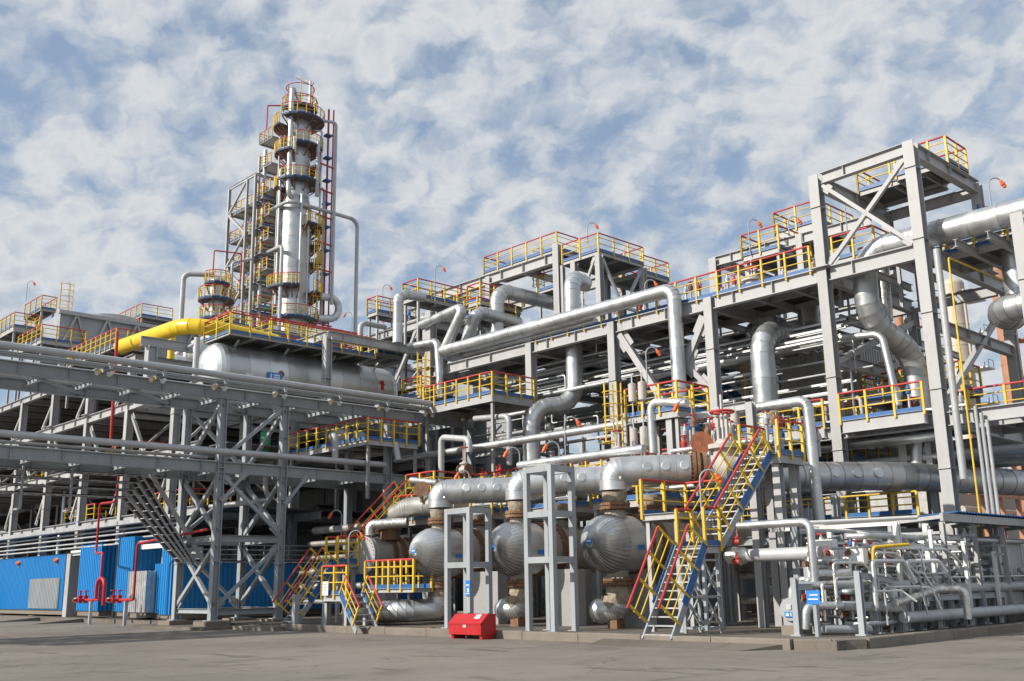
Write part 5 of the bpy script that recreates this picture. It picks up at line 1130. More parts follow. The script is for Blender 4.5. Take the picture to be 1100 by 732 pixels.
runs = [('silver skid pipe on top of the frame by the small drum', [zx(851, 648, 25.5), zx(851, 629, 25.5), zx(893, 629, 26.3)], .12, 'clad'),
    ('silver skid pipe level with the blue sign', [zx(866, 676, 25.3), zx(866, 651, 25.3), zx(905, 651, 26.2)], .12, 'clad'),
    ('grey skid pipe along the upper frame beam', [zx(893, 629, 26.3), zx(975, 628, 28.8)], .13, 'pipe_grey'),
    ('grey skid pipe along the middle frame beam', [zx(905, 651, 26.3), zx(965, 653, 28)], .13, 'pipe_grey'),
    ('low grey skid pipe above the slab', [zx(885, 676, 25.3), zx(935, 677, 26.6)], .12, 'pipe_grey'),
    ('foil-wrapped skid pipe below the white boxes', [zx(878, 617, 26.2), zx(912, 615, 27)], .12, 'foil'),
    ('long low grey pipe running right behind the kerb', [(28.0, 13.75, .62), (46, 13.75, .62)], .16, 'pipe_grey'),
    ('long grey pipe running right above the low one', [(28.5, 14.3, 1.35), (46, 14.3, 1.35)], .17, 'pipe_grey'),
    ('silver pipe stepping over the kerb with foil bends', [zx(962, 648, 27.6), (30.2, 13.7, 1.35), (30.6, 13.1, 1.35), (30.6, 13.1, .5)], .11, 'foil'),
    ('yellow gas pipe bent over the skid', [zx(938, 615, 27.6), zx(938, 588, 27.6), zx(976, 585, 28.6)], .05, 'yellow'),
    ('fat pale pipe end behind the yellow skid pipe', [zx(932, 615, 28.5), zx(932, 588, 28.5), (31.5, P(932, 588, X=28.5).y, P(932, 588, X=28.5).z)], .17, 'clad'),
    ('thin white header pipe above the skid', [zx(868, 562, 26.5), zx(985, 556, 29.5)], .06, 'white')]
for lab, pts, r, m in runs: pipe(lab, pts, r, m, bend=r*1.8)
for i in range(30):
    f = i/30; x = 25.6+f*3.6; z = (.75, 1.2, 1.55, 2.1, 2.4)[i % 5]; y = 15.6-f*1.6+rr.uniform(-.2, .2)
    gate_valve('small rust-red valve among the skid pipes', (x, y, z), (1, -.4, 0), rr.uniform(.035, .055), m=rr.choice(('rust', 'red', 'foil')), wheel='red', group='small skid valves')
for k, (px, py, w_, h_) in enumerate(((885, 597, .62, .9), (914, 598, .75, .42), (936, 630, .3, .5), (952, 640, .4, .4))):
    c = P(px, py, X=27.0+k*.3); t = thing('instrument_box', 'pale instrument box on the skid, %s' % ('tall left one', 'wide one beside it', 'small one under the yellow pipe', 'small one by the white post')[k], 'instrument box', c)
    MB().box(c.x, c.x+.28, c.y-w_/2, c.y+w_/2, c.z-h_/2, c.z+h_/2).build('case', 'white', t); MB().box(c.x-.02, c.x-.002, c.y-w_/2+.04, c.y+w_/2-.04, c.z-h_/2+.04, c.z+h_/2-.04).build('door', 'white', t)
    MB().bar((c.x+.15, c.y, c.z-h_/2), (c.x+.15, c.y, SL), .07).build('stand', 'steel_cool', t)
manifold('cluster of tiny valves behind the pale instrument boxes', 27.2, 29, 14.6, 16.4, 1.4, 24)
# pipe shelter with blue corrugated roof at the right edge
xs0 = 29.6; zc = P(1018, 551, Y=14.2).z
xa = P(1018, 551, Y=14.2).x
sh_ = thing('pipe_shelter', 'open grey shelter with a blue corrugated roof at the right edge', 'shelter', (xa, 14.2, SL))
n = 44
vs = []
for i in range(n*2+1):
    x = xa+i*.11; h = .05 if i % 2 else 0
    vs += [(x, 13.9, zc+h), (x, 16.0, zc-.12+h)]
MB().add(vs, [(2*i, 2*i+2, 2*i+3, 2*i+1) for i in range(n*2)]).build('corrugated_roof', 'blue', sh_)
MB().bar((xa-.9, 14.02, zc-.17), (xa+9.6, 14.02, zc-.17), .1, .24).build('eave_beam', 'steel', sh_)
for i in range(5):
    x = xa-.5+i*2.3
    for y in (14.2, 15.9): MB().ibeam((x, y, SL), (x, y, zc-.3), .13, .16).build('post', 'steel', sh_)
    MB().bar((x, 14.1, zc-.13), (x, 16.0, zc-.25), .1, .12).build('rafter', 'steel', sh_)
wp = P(994, 660, Y=14.3)
steel('white_portal', 'slender near-white portal frame left of the pipe shelter', (29.3, 14.2, SL), [(29.1, 14.25, SL, P(988, 560, X=29.1).z, .2), (31, 14.25, SL, 3.3, .18), (29.1, 16.4, SL, 3.2, .18)],
    [((29.1, 14.25, P(988, 560, X=29.1).z), (29.1, 18.5, P(988, 560, X=29.1).z), .16, .12), ((29.1, 14.2, 2.6), (33, 14.2, 2.6), .14, .1)], [((29.1, 14.25, P(1000, 578, X=29.1).z), (28.0, 16.4, P(960, 558, X=28).z), .09)], m='white', cat='frame')
for i in range(9):
    z = 1.9+.22*(i//3); y = 14.7+.5*(i % 3)+.15*(i//3)
    pipe('thin pipe under the blue shelter roof, %s row, %s from the road' % (ORD[i//3], ORD[i % 3]), [(29.8, y, z), (48, y, z)], .06, ('clad', 'galv', 'pipe_grey')[i % 3], group='thin pipes in the shelter')
for i in range(8):
    x = 30.5+i*1.3; c = V((x, 14.35, 1.9+.2*(i % 2)))
    t = thing('transmitter', 'instrument transmitter on a stand under the shelter, %s from the left' % ORD[i], 'instrument', (x, 14.35, SL), 'transmitters under the shelter')
    MB().lathe(c, (-.6, -.8, 0), [(-.12, .07), (.08, .09), (.12, .07)], 12).build('head', ('galv', 'steel_cool', 'galv')[i % 3], t); MB().bar((x, 14.35, SL), c, .06).build('stand', 'steel', t); MB().box(x-.2, x+.2, 14.4, 14.6, c.z-.75, c.z-.35).build('junction_box', 'galv', t)
    MB().tube([c+V((.1, 0, -.1)), c+V((.3, -.1, -.6)), c+V((.15, -.1, -.85)), c+V((-.1, 0, -.7))], .025, 5).build('cable_loop', 'dark', t)
shed('light grey corrugated wall inside the pipe shelter', 37, 39.5, 14.6, 17, .5, 3.0, m='galv', name='grey_cabin', cat='cabin')
manifold('cluster of small valves inside the pipe shelter', 30, 36, 14.9, 16.6, SL, 26)
for i in range(3):
    pipe('silver pipe behind the shelter posts, %s from below' % ORD[i], [(33.8, 14.5+.0*i, 1.0+i*.9), (33.8, 23, 1.0+i*.9)], .16, 'clad', group='pipes behind the shelter')

# ================================================================ upper centre platforms
XU = 44.0
def pu(px, py): return P(px, py, X=XU)
zu = pu(560, 280).z
platform('long railed walkway on the skyline left of the tall open frame', XU, XU+2, pu(598, 262).y, pu(520, 288).y, zu, 'wns', eh=.3, step=1.5)
b0, b1 = pu(395, 336), pu(596, 268)
steel('skyline_beam_frame', 'pale steel frame under the skyline walkway', (XU, pu(600, 300).y, ZT), [(XU, pu(600, 300).y, ZT+.1, pu(600, 262).z, .6), (XU, pu(526, 320).y, ZT-6, zu-.4, .5), (XU+6, pu(600, 300).y, ZT, zu, .5), (XU, pu(463, 330).y, 8, zu-.4, .5)],
    [((XU, pu(600, 262).y, zu-.6), (XU, pu(440, 330).y, zu-.6), .7, .4), ((XU+6, pu(600, 262).y, zu-.6), (XU+6, pu(440, 330).y, zu-.6), .7, .4)]+[((XU, y, zu-.7), (XU+6, y, zu-.7), .4, .25) for y in (pu(596, 270).y, pu(560, 280).y, pu(520, 290).y, pu(480, 300).y)], cat='frame')
zr = pu(643, 269).z; ya, yb = pu(643, 269).y, pu(604, 284).y
platform('high railed platform with a lattice side at the centre of the skyline', XU, XU+4.2, ya, yb, zr, 'wse', eh=.25, step=1.3)
platform('slightly lower railed platform behind the high one', XU+4.3, XU+7, ya+.2, yb, zr-.4, 'sen', eh=.25, step=1.3)
k0 = pu(643, 300).y
br = [((XU+.3, ya, zr-.5), (XU+2.1, ya, zr-3.2), .15), ((XU+3.9, ya, zr-.5), (XU+2.1, ya, zr-3.2), .15), ((XU+.3, ya, zr-3.2), (XU+4, ya, zr-3.2), .15), ((XU, ya+.3, zr-.4), (XU, ya+1.4, zr-2.4), .15), ((XU, ya+1.4, zr-2.4), (XU, ya+1.4, zr-3.5), .12), ((XU, ya+.3, zr-5), (XU, ya+1.4, zr-3.5), .15)]
steel('lattice_stand', 'pale lattice-braced stand carrying the high skyline platform', (XU, ya, ZT), [(XU, ya, ZT+.1, zr-.25, .45), (XU, ya+2.0, ZT+.1, zr-.25, .45), (XU+4.1, ya, ZT+.1, zr-.25, .45), (XU+4.1, yb, ZT+.1, zr-.25, .45), (XU, yb, ZT+.1, zr-.25, .3)], [], br, cat='stand')
ladder('yellow caged ladder in the middle of the skyline frames', P(582, 318, X=46), P(582, 284, X=46).z, (-1, 0, 0))
platform('small blue stage below the central caged ladder', 45, 47, P(598, 308, X=45).y, P(577, 312, X=45).y, P(585, 311, X=45).z, 'w', legs=3)
manifold('valve cluster below the central caged ladder', 42, 46, pu(600, 340).y-2, pu(540, 340).y, ZT+.2, 26)
for lab, px, py, wx, wy, d, sd, lg in (('small blue-edged platform with a bent lamp, farthest left of the centre', 405, 334, 3.4, 1.2, 72, 'wsn', 3), ('larger blue-edged platform with a bent lamp left of the slanting pipes', 449, 317, 4.4, 1.6, 65, 'wsne', 3),
        ('red-railed platform right of the slanting pipes', 516, 322, 3.5, 1.2, 62, 'wsn', 3), ('lower blue-edged stage right of the slanting pipes', 513, 338, 3.2, 1.2, 61, 'ws', 2.5)):
    c = P(px, py, d=d); platform(lab, c.x, c.x+wx, c.y, c.y+wy, c.z, sd, legs=lg, eh=.3)
# frame left of the centre carrying those platforms
a = P(458, 342, X=42); b = P(387, 364, X=42)
zf = a.z-.3
steel('upper_left_frame', 'pale steel deck frame left of the slanting pipes', (42, a.y, 7), [(XM, MY[0], ZT, P(463, 335, X=XM).z, .62), (42, a.y, 6, zf, .45), (42, b.y, 6, zf, .4), (50, a.y, 6, zf, .45), (50, b.y, 6, zf, .45)],
    [((42, a.y-.5, zf), (42, b.y+4, zf), .55, .3), ((50, a.y-.5, zf), (50, b.y+4, zf), .55, .3)]+[((42, a.y+i*3, zf-.05), (50, a.y+i*3, zf-.05), .4, .25) for i in range(5)]+[((XM, MY[0], P(463, 335, X=XM).z-.2), (50, MY[0], P(463, 335, X=XM).z-.2), .4, .26)], [((42, a.y+1, zf-.3), (42, a.y+3.4, zf-3.6), .2)], cat='frame')
MB().box(42.2, 50, a.y, b.y+3, zf+.25, zf+.32).build('deck_floor', 'grating', label='dark grating deck left of the slanting pipes', cat='floor')
c = P(427, 360, d=62); e = P(427, 312, d=62)
pipe('silver inverted-U pipe left of the blue-edged platform', [c-UP*.5, (c.x, c.y, e.z), (c.x+1.8, c.y-.3, e.z)], .3, bend=.6)
c = P(387, 361, d=66); pipe('small bent grey pipe at the far left of the centre decks', [c, c+UP*.9, c+UP*.9+V((2, 0, 0))], .18, 'pipe_grey')
manifold('far valve cluster on the deck left of the slanting pipes', 42.5, 48, a.y, b.y+2, zf+.3, 26)

# ================================================================ tall distillation column and stair tower
def ring(root, c, z, r0, r1, a0, a1, seg=10, h=1.15):
    """arc-shaped platform with rails, a part of a column"""
    c = V((c.x, c.y, z)); e = lambda r, a: c+V((math.cos(a)*r, math.sin(a)*r, 0)); A = [a0+(a1-a0)*i/seg for i in range(seg+1)]
    vs = [e(r, a)+UP*dz for a in A for r in (r0, r1) for dz in (-.12, 0)]
    fs = []
    for i in range(seg):
        k = 4*i; fs += [(k+1, k+3, k+7, k+5), (k+4, k+6, k+2, k), (k+3, k+2, k+6, k+7), (k, k+1, k+5, k+4)]
    fs += [(0, 2, 3, 1), (4*seg+1, 4*seg+3, 4*seg+2, 4*seg)]
    pf = MB().add(vs, fs).build('ring_platform', 'grating', root)
    pts = [e(r1, a) for a in A]
    for i, p in enumerate(pts): MB().bar(p, p+UP*h, .08).build('post', 'yellow', pf)
    MB().tube([p+UP*h for p in pts], .05, 5).build('top_rail', 'red', pf)
    for zz in (.45, .8): MB().tube([p+UP*h*zz for p in pts], .03, 4).build('mid_rail', 'yellow', pf)
    tv = [p+UP*dz for p in pts for dz in (-.14, .12)]
    MB().add(tv, [(2*i, 2*i+2, 2*i+3, 2*i+1) for i in range(seg)]).build('toe_board', 'blue', pf)
    for a in A[::2]: MB().bar(e(r0, a)-UP*1.1, e(r1-.1, a)-UP*.15, .1).build('bracket', 'rust_red', pf)
    return pf
DT = 105
ct = P(316, 290, d=DT); ct.z = SL
zt = lambda py: P(316+(290-py)*.035, py, X=ct.x).z
tw = thing('distillation_column', 'tallest silver distillation column with ring platforms on the skyline', 'column', ct)
z_c0, z_c1 = zt(226), zt(214); R1, R2 = 1.62, 1.28
n = 12
for i in range(n):
    a, b = SL+(z_c0-SL)*i/n, SL+(z_c0-SL)*(i+1)/n; MB().lathe((ct.x, ct.y, a), UP, [(0, R1+.02), (.12, R1+.02), (.12, R1), (b-a, R1)], 36, caps=False).build('shell_section', 'clad', tw)
MB().lathe((ct.x, ct.y, z_c0), UP, [(0, R1), (z_c1-z_c0, R2)], 36, caps=False).build('cone_section', 'clad', tw)
ztop = zt(120)
for i in range(8):
    a, b = z_c1+(ztop-z_c1)*i/8, z_c1+(ztop-z_c1)*(i+1)/8; MB().lathe((ct.x, ct.y, a), UP, [(0, R2+.02), (.12, R2+.02), (.12, R2), (b-a, R2)], 36, caps=False).build('shell_section', 'clad', tw)
MB().dome((ct.x, ct.y, ztop), UP, R2, .7).build('top_head', 'clad', tw)
pi = math.pi
front = -pi*.75          # towards the camera
for py, r1, a0, a1 in ((119, 1.5, -3.6, 1.6), (132, 2.3, -2.9, .6), (140, 2.3, -4.4, -3.0), (161, 2.2, -2.2, .7), (168, 2.1, -4.2, -2.4), (181, 2.0, -1.0, .6), (198, 2.1, -3.0, .5), (205, 2.0, -4.4, -3.2), (246, 2.5, -1.7, .1), (264, 2.2, -.9, .3), (283, 2.3, -.9, .3), (313, 2.5, -3.3, -1.9), (317, 2.6, -1.3, .3), (345, 2.2, -3.0, .3)):
    ring(tw, ct, zt(py), R2+.02 if py < 215 else R1+.02, r1+.35, a0, a1)
for k, py in enumerate((150, 178, 206, 232, 258, 290)):
    q_ = platform('little gallery on the left flank of the tallest column, %s from the top' % ORD[k], ct.x-2.6, ct.x-.2, ct.y+1.0, ct.y+3.6, zt(py), 'wn', eh=.2, step=.9, dk='galv')
for k, (dx_, dy_, a_, b_, r_) in enumerate(((-1.9, .6, 330, 150, .1), (-1.9, .2, 330, 185, .14), (1.9, -1.5, 330, 140, .12), (2.6, -1.2, 345, 200, .16), (.2, -2.2, 345, 235, .1), (-.6, -2.0, 345, 215, .12))):
    pipe('thin riser pipe clamped to the tallest column', [(ct.x+dx_, ct.y+dy_, zt(a_)), (ct.x+dx_, ct.y+dy_, zt(b_)), (ct.x+dx_*.5, ct.y+dy_*.5, zt(b_))], r_, ('pipe_grey', 'galv', 'clad')[k % 3], group='riser pipes clamped to the tallest column')
ladder('yellow caged ladder low on the front of the tallest column', (ct.x+1.2, ct.y-R1-.6, zt(345)), zt(250), (.3, -.95, 0), w=.6)
# top works: red hoop, davit, cage
for zz, r in ((zt(96), 1.5), (zt(107), 1.5)): MB().torus((ct.x, ct.y, zz), UP, r, .05, 24, 5).build('top_hoop', 'red', tw)
for k in range(6): a = k*pi/3; MB().bar((ct.x+1.5*math.cos(a), ct.y+1.5*math.sin(a), zt(118)), (ct.x+1.5*math.cos(a), ct.y+1.5*math.sin(a), zt(96)), .07).build('hoop_post', 'red' if k % 2 else 'yellow', tw)
dv = V((ct.x+1.1, ct.y-.2, zt(122)))
MB().tube([dv, V((dv.x, dv.y, zt(85)))], .16, 8).build('davit_post', 'galv', tw)
MB().bar(V((dv.x+.2, dv.y-.2, zt(88))), V((dv.x-1.0, dv.y+1.1, zt(79))), .24, .36).build('davit_arm', 'galv', tw)
for i in range(14):
    z0 = zt(118)-i*2.6-2.6
    if z0 > 14: MB().box(ct.x+R1+1.0, ct.x+R1+1.7, ct.y-1.4, ct.y-.7, z0, z0+.2).build('rest_stage', 'blue', tw)
MB().bar((ct.x+R1+1.4, ct.y-1.0, 10), (ct.x+R1+1.4, ct.y-1.0, zt(112)), .16).bar((ct.x+R1+1.9, ct.y-1.2, 10), (ct.x+R1+1.9, ct.y-1.2, zt(112)), .12).build('ladder_rail', 'red', tw)
for i in range(9):
    z0 = 22+i*2.9; MB().bar((ct.x+1.2, ct.y-R1-.4, z0), (ct.x+R1+2, ct.y-1.6, z0+.02), .14).build('tie', 'red', tw)
e = lambda px, py, dd=0: P(px, py, d=DT-2.2+dd)
pipe('overhead silver pipe running down the front of the tallest column', [(ct.x-.1, ct.y+.3, zt(110)), (ct.x-1.55, ct.y-.95, zt(101)), (ct.x-1.55, ct.y-.95, zt(214)), (ct.x-.9, ct.y-.6, zt(219))], .27, bend=.6, sec=5)
q0, q1 = e(284, 237), e(312, 221)
zz = zt(226)
pipe('slim grey pipe bracketing out right from the tallest column and dropping', [(ct.x-2.0, ct.y+4.8, zz), (ct.x-2.0, ct.y-1.9, zz), (ct.x+6.4, ct.y-1.9, zz-.1), (ct.x+6.4, ct.y-1.9, 11)], .2, 'pipe_grey', bend=.9, sec=9)
zz = zt(272)
pipe('slim grey pipe bracketing out left from the tallest column', [(ct.x-2.2, ct.y+4.2, zz), (ct.x-2.2, ct.y-1.2, zz), (ct.x-2.2, ct.y-1.2, 14)], .2, 'pipe_grey', sec=9)
pipe('slim vertical pipe left of the tallest column body', [(ct.x-2.6, ct.y+3.4, 12), (ct.x-2.6, ct.y+3.4, zt(165))], .16, 'pipe_grey')
pipe('second slim vertical pipe left of the tallest column body', [(ct.x-2.4, ct.y+2.6, 12), (ct.x-2.4, ct.y+2.6, zt(160))], .2, 'galv')
pipe('thin pale vertical pipe on the right of the tallest column', [(ct.x+1.0, ct.y-2.3, zt(215)), (ct.x+1.0, ct.y-2.3, zt(157))], .2, 'pipe_grey')
pipe('curved silver pipe on the right flank of the tallest column', [(ct.x+2.2, ct.y-1.6, zt(318)), (ct.x+4.2, ct.y-2.0, zt(318)), (ct.x+4.2, ct.y-2.0, zt(340)), (ct.x+2.0, ct.y-1.6, zt(342))], .38, bend=1.0)
pipe('slim grey pipe hugging the right edge of the tallest column', [(ct.x+.6, ct.y-1.6, zt(132)), (ct.x+3.2, ct.y-2.2, zt(130)), (ct.x+3.2, ct.y-2.2, 30)], .17, 'pipe_grey')
pipe('thin red pipe bending at the top of the tallest column', [(ct.x-2.4, ct.y+2.6, zt(138)), (ct.x-2.4, ct.y+2.6, zt(112)), (ct.x-.6, ct.y+1.6, zt(110))], .08, 'red')
# stair tower
sx0, sx1 = ct.x-3.4, ct.x+1.4; sy0, sy1 = ct.y+2.6, ct.y+8.2
zs_ = [P(285, py, X=sx0).z for py in (327, 298, 269, 240, 210)]
ztp = zs_[-1]+3.0
cols = [(x, y, SL, ztp, .34) for x in (sx0, sx1) for y in (sy0, sy1)] + [(sx0, sy0+1.7, SL, ztp, .26)]
beams, br = [((sx0, sy0, ztp), (sx0, sy1, ztp), .3), ((sx0, sy0, ztp), (sx1, sy0, ztp), .3), ((sx1, sy0, ztp), (sx1, sy1, ztp), .3)], []
lv = [zs_[0]-12, zs_[0]-6]+zs_+[ztp]
for k, (z0, z1) in enumerate(zip(lv, lv[1:])):
    a, b = (sy0+1.7, sy1) if k % 2 else (sy1, sy0+1.7)
    br += [((sx0, a, z0), (sx0, b, z1), .2), ((sx1, a, z0), (sx1, b, z1), .2)]
steel('stair_tower', 'open steel stair tower left of the tallest column', (sx0, sy0, SL), cols, beams, br, cat='stair tower')
for k, z in enumerate(zs_):
    platform('blue-edged stair tower platform, %s' % ('lowest in view', 'second from below', 'third from below', 'fourth from below', 'topmost')[k], sx0+.2, sx1-.2, sy0+.2, sy1-.2, z, 'wsn', eh=.2, step=1.1, dk='galv', edge='steel')
    stairs('steep flight inside the stair tower below the %s platform' % ('lowest', 'second', 'third', 'fourth', 'topmost')[k], (sx0+1.6, sy1-1, z-2.9), (sx0+1.6, sy0+2, z), .9, (1, 0, 0) if k % 2 else (-1, 0, 0), 12)
    platform('short gallery linking the stair tower and tall column, %s' % ('lowest', 'second', 'third', 'fourth', 'topmost')[k], sx0+.4, ct.x, ct.y+R1+.1, sy0+.1, z+.4, 'ws', eh=.2, dk='galv')
# shorter column left of the stair tower
c2 = P(232, 330, d=98); c2.z = SL
t = thing('short_column', 'shorter column with two ring platforms left of the stair tower', 'column', c2)
z9 = P(232, 300, d=98).z
MB().lathe(c2, UP, [(0, .75), (z9-SL, .75), (z9-SL+.4, .4)], 28).build('shell', 'clad', t)
for py, r in ((304, 1.2), (323, 1.7), (345, 1.5)): ring(t, c2, P(232, py, d=98).z, .75, r, -4.2, .6)
pipe('grey inverted-L pipe left of the shorter column', [c2+V((-2.6, 1.8, 10)), V((c2.x-2.6, c2.y+1.8, P(217, 293, d=98).z)), V((c2.x-.2, c2.y+.2, P(217, 293, d=98).z))], .25, 'pipe_grey', sec=9)
pipe('thin grey pipe left of the stair tower', [c2+V((1.6, .2, 10)), V((c2.x+1.6, c2.y+.2, P(247, 274, d=98).z)), V((c2.x+3.2, c2.y-.6, P(247, 268, d=98).z))], .14, 'pipe_grey')
pipe('thin red pipe frame above the shorter column', [V((c2.x-.5, c2.y, z9)), V((c2.x-.5, c2.y, z9+3)), V((c2.x+2, c2.y-.8, z9+3)), V((c2.x+2, c2.y-.8, z9-1))], .07, 'red')
# red-railed decks at the foot of the tall column
for lab, a, b, d in (('red-railed deck in front of the tall column, nearer one', (262, 338), (400, 366), 74), ('red-railed deck in front of the tall column, farther one', (225, 330), (340, 352), 84)):
    p, q = P(*a, d=d), P(*b, d=d+6)
    platform(lab, p.x, p.x+12, p.y-4, p.y+1.5, p.z-2.2, 'wsn', legs=4, eh=.3)
manifold('distant valve cluster at the foot of the tall column', 40, 50, 58, 66, 14, 40)

# ================================================================ far towers at the right
for lab, px, top, r, d, m in (('tan far column with side platforms behind the right tall column', 1034, 300, 1.35, 120, 'tan_shell'), ('orange-brown far column at the right edge', 1087, 258, .95, 110, 'far_orange'), ('slim rusty far column behind the large right pipe bend', 972, 330, .5, 115, 'far_orange')):
    c = P(px, 400, d=d); c.z = SL; zt_ = P(px, top, d=d).z; t = thing('far_column', lab, 'column', c)
    k = 14
    for i in range(k):
        a, b = SL+(zt_-SL)*i/k, SL+(zt_-SL)*(i+1)/k; MB().lathe((c.x, c.y, a), UP, [(0, r*1.03), (.15, r*1.03), (.15, r), (b-a, r)], 24, caps=False).build('shell_section', m, t)
    MB().dome((c.x, c.y, zt_), UP, r, r*.6).build('top_head', m, t)
    for i in range(7):
        z = zt_-2-i*4.2
        pf = MB().box(c.x+r*.5, c.x+r+1.6, c.y-r-1.3, c.y-r*.4, z, z+.15).build('side_stage', 'galv' if m == 'tan_shell' else 'far_orange', t)
        for dx, dy in ((.1, -1.2), (1.5, -1.2), (1.5, -.2)): MB().bar((c.x+r+dx, c.y-r+dy, z), (c.x+r+dx, c.y-r+dy, z+1.1), .08).build('post', 'galv' if m == 'tan_shell' else 'far_orange', pf)
        MB().bar((c.x+r+.1, c.y-r-1.2, z+1.1), (c.x+r+1.5, c.y-r-1.2, z+1.1), .07).build('rail', 'galv' if m == 'tan_shell' else 'far_orange', pf)
    MB().tube([(c.x-r*.7, c.y-r-.25, SL), (c.x-r*.7, c.y-r-.25, zt_-1)], .16, 6).build('downpipe', m, t)
t = thing('far_orange_rack', 'distant orange-brown pipe rack low at the right edge', 'pipe rack', (95, 40, SL))
for i in range(8):
    MB().bar((95+i*4, 38, SL), (95+i*4, 38, 15), .4).build('column', 'far_orange', t)
for z in (4, 7, 9, 11, 13, 15):
    MB().bar((92, 38, z), (128, 38, z), .3, .4).build('beam', 'far_orange', t); MB().tube([(92, 38.8, z+.5), (128, 38.8, z+.5)], .35, 8).build('rack_pipe', 'tan_shell', t)
t = thing('far_dark_shed', 'far grey-brown plant building low behind the right pipes', 'building', (100, 60, SL))
MB().box(100, 130, 44, 110, SL, 11).build('wall', 'clad_dull', t); MB().box(99.7, 130.3, 43.7, 110.3, 11, 11.4).build('roof', 'steel', t)
for i in range(10): MB().box(99.9, 100.02, 46+i*6, 49+i*6, 6, 8).build('window', 'dark', t)

# ================================================================ orange gooseneck lamps
ARM = V((.72, -.69, 0)); ARL = -ARM
lamps = [(36, 306, dict(X=28), ARM, 1.5, 'at the far left edge above the red railing'), (148, 345, dict(X=34), ARM, 1.4, 'left of the big yellow pipe'), (118, 345, dict(X=38), ARM, 1.3, 'in front of the far air coolers'),
    (476, 291, dict(d=66), ARM, 2.4, 'on the larger platform left of the slanting pipes'), (419, 311, dict(d=73), ARM, 2.0, 'on the farthest left centre platform'), (371, 340, dict(d=80), ARL, 1.5, 'right of the tall column foot'),
    (640, 245, dict(X=44.5), ARM, 1.0, 'on top of the high skyline platform'), (704, 308, dict(X=39), ARM, 1.3, 'behind the drop leg of the long pipe'), (815, 243, dict(X=42.3), ARM, 1.6, 'on the small skyline platform'), (858, 240, dict(X=43), ARM, 1.3, 'on the higher platform left of the tallest column'),
    (1076, 200, dict(X=40.5), ARM, 1.7, 'on the large upper pipe at the right edge'), (706, 381, dict(X=36.5), ARM, 1.6, 'left of the tall silver drop leg'), (620, 457, dict(X=31), ARM, 1.3, 'above the level pipe at the centre'), (587, 484, dict(X=29.4), ARL, 1.2, 'left of the tall box frame top'),
    (545, 490, dict(X=29.4), ARL, 1.3, 'over the platform behind the middle exchanger'), (492, 514, dict(X=30), ARL, 1.0, 'over the platform behind the leftmost exchanger'), (728, 440, dict(X=30.2), ARL, 1.3, 'by the small ladder platform'), (770, 517, dict(X=26.2), ARM, 1.2, 'hanging before the big gate valve'),
    (809, 409, dict(X=44), ARM, 1.3, 'in front of the dim grey cabin'), (356, 556, dict(X=29), ARL, 1.5, 'in the dark beside the upper left staircase'), (388, 579, dict(X=25.9), ARM, 1.4, 'above the landing of the left staircase'), (920, 225, dict(X=42), ARM, 1.4, 'inside the tall portal frame')]
for px, py, kw, arm, h, wh in lamps:
    c = P(px, py, **kw); goose_lamp('orange lamp on a bent pole '+wh, c-arm*.52-UP*(h-.05), arm, h)

# back wall added behind the left structure to keep its interior dark
t = thing('added_back_wall', 'added back wall keeping the inside of the left steel structure dark', 'building', (45.2, 60, SL))
MB().box(45.2, 47, 47.6, 150, SL, 15.5).build('wall', 'steel_cool', t); MB().box(45.0, 47.3, 47.4, 150.2, 15.7, 15.9).build('roof', 'steel', t)
for i in range(12): MB().box(45.1, 45.25, 49+i*5, 49.3+i*5, SL, 12.5).build('pilaster', 'steel', t)
rr = random.Random(5)
for i in range(16):
    y = 51+i*2.6; z = rr.choice((.4, 6.05, 9.45)); r = rr.uniform(.5, .9)
    t = thing('indoor_vessel', 'dim vessel standing inside the left structure', 'pressure vessel', (34, y, z), 'vessels inside the left structure')
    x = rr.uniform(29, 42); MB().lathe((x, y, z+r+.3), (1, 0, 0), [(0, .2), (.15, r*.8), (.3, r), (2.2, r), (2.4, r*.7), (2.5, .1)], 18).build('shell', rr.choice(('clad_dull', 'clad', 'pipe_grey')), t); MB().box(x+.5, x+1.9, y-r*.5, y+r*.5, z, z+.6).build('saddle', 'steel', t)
for i in range(14):
    y = rr.uniform(50, 88); x = rr.uniform(26, 36); z0, z1 = rr.choice(((SL, 5.6), (6, 9), (9.4, 12.4)))
    pipe('riser pipe inside the left structure', [(x, y, z0), (x, y, z1), (x+3, y, z1)], rr.choice((.08, .12, .16)), rr.choice(('clad', 'pipe_grey')), group='riser pipes inside the left structure')
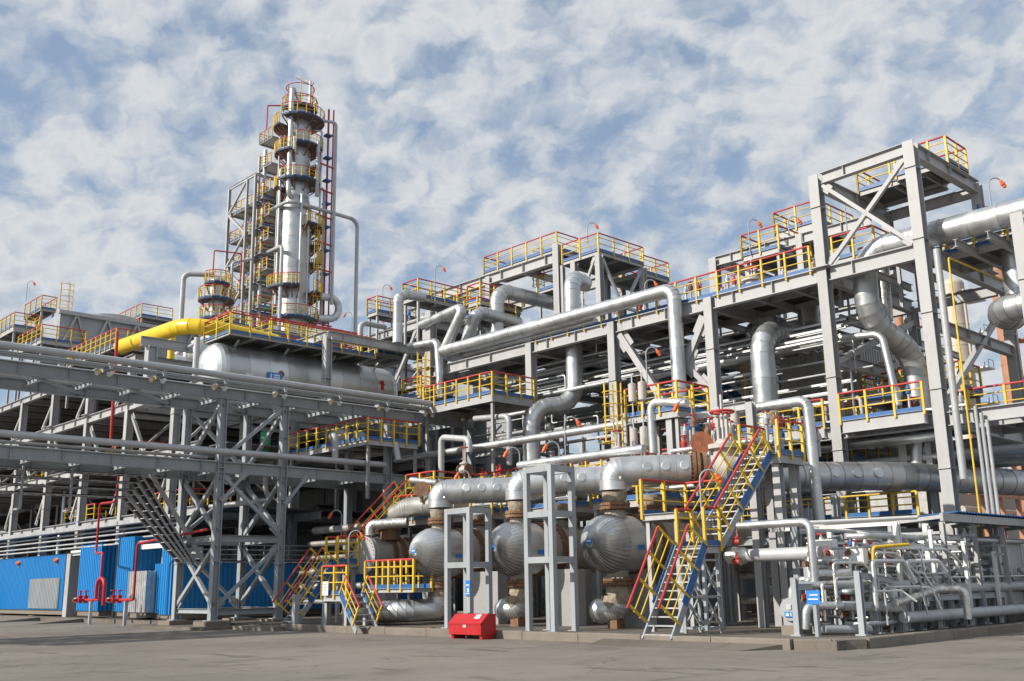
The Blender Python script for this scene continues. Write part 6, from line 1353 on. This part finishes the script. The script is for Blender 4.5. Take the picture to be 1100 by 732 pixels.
for i in range(4):
    y0 = 54+i*6.3
    platform('yellow-railed inner gallery of the left structure, %s from the bridge' % ('first', 'second', 'third', 'fourth')[i], 26.2, 29, y0, y0+5, 9.5 if i % 2 else 6.1, 'wsn', eh=.2)

# small-bore skid piping
rs = random.Random(41)
for i in range(60):
    x = 25.7+rs.random()*5.2; y = rs.uniform(13.9, 16.2); z0 = rs.uniform(.4, 1.2); z1 = z0+rs.uniform(.5, 1.7); r = rs.choice((.03, .04, .05, .06))
    pipe('small-bore branch pipe on the metering skid', [(x, y, z0), (x, y, z1), (x+rs.uniform(.4, 1.4), y-rs.uniform(0, .5), z1), (x+1.4, y-.5, z1-rs.uniform(.3, .8))], r, rs.choice(('clad', 'galv', 'pipe_grey', 'foil', 'white')), group='branch pipes on the metering skid', bend=.1)
for i in range(14):
    x = 30+i*.62; y = 14.6+(i % 3)*.5; z1 = rs.uniform(1.6, 2.9)
    pipe('slim upright pipe inside the pipe shelter', [(x, y, SL), (x, y, z1), (x, y+.7, z1)], rs.choice((.04, .05, .07)), rs.choice(('clad', 'white', 'pipe_grey')), group='upright pipes inside the shelter', bend=.12)

for i in range(16):
    z = .5+.17*i; y = 14.1+.13*(i*7 % 16)
    pipe('thin level pipe run of the skid, %s' % ('lower tier' if i < 6 else 'middle tier' if i < 11 else 'upper tier'), [(26.5+.25*(i % 5), y+.6, z), (26.5+.25*(i % 5), y, z), (34+rs.uniform(-2, 6), y, z)], rs.choice((.035, .045, .06, .08)), rs.choice(('clad', 'galv', 'pipe_grey', 'clad')), group='level pipe runs of the skid', bend=.12)
for i in range(12):
    x = 28.5+i*.75; y = 14.0+.25*(i % 3)
    t = thing('pipe_stand', 'slender pale pipe stand on the skid, %s' % ('nearer row' if i % 3 == 0 else 'middle row' if i % 3 == 1 else 'farther row'), 'stand', (x, y, SL), 'pipe stands on the skid')
    MB().ibeam((x, y, SL), (x, y, 2.2+.3*(i % 4)), .1, .12).build('post', ('white', 'steel', 'steel')[i % 3], t); MB().bar((x, y-.3, 2.1+.3*(i % 4)), (x, y+.9, 2.1+.3*(i % 4)), .08).build('arm', 'steel', t)
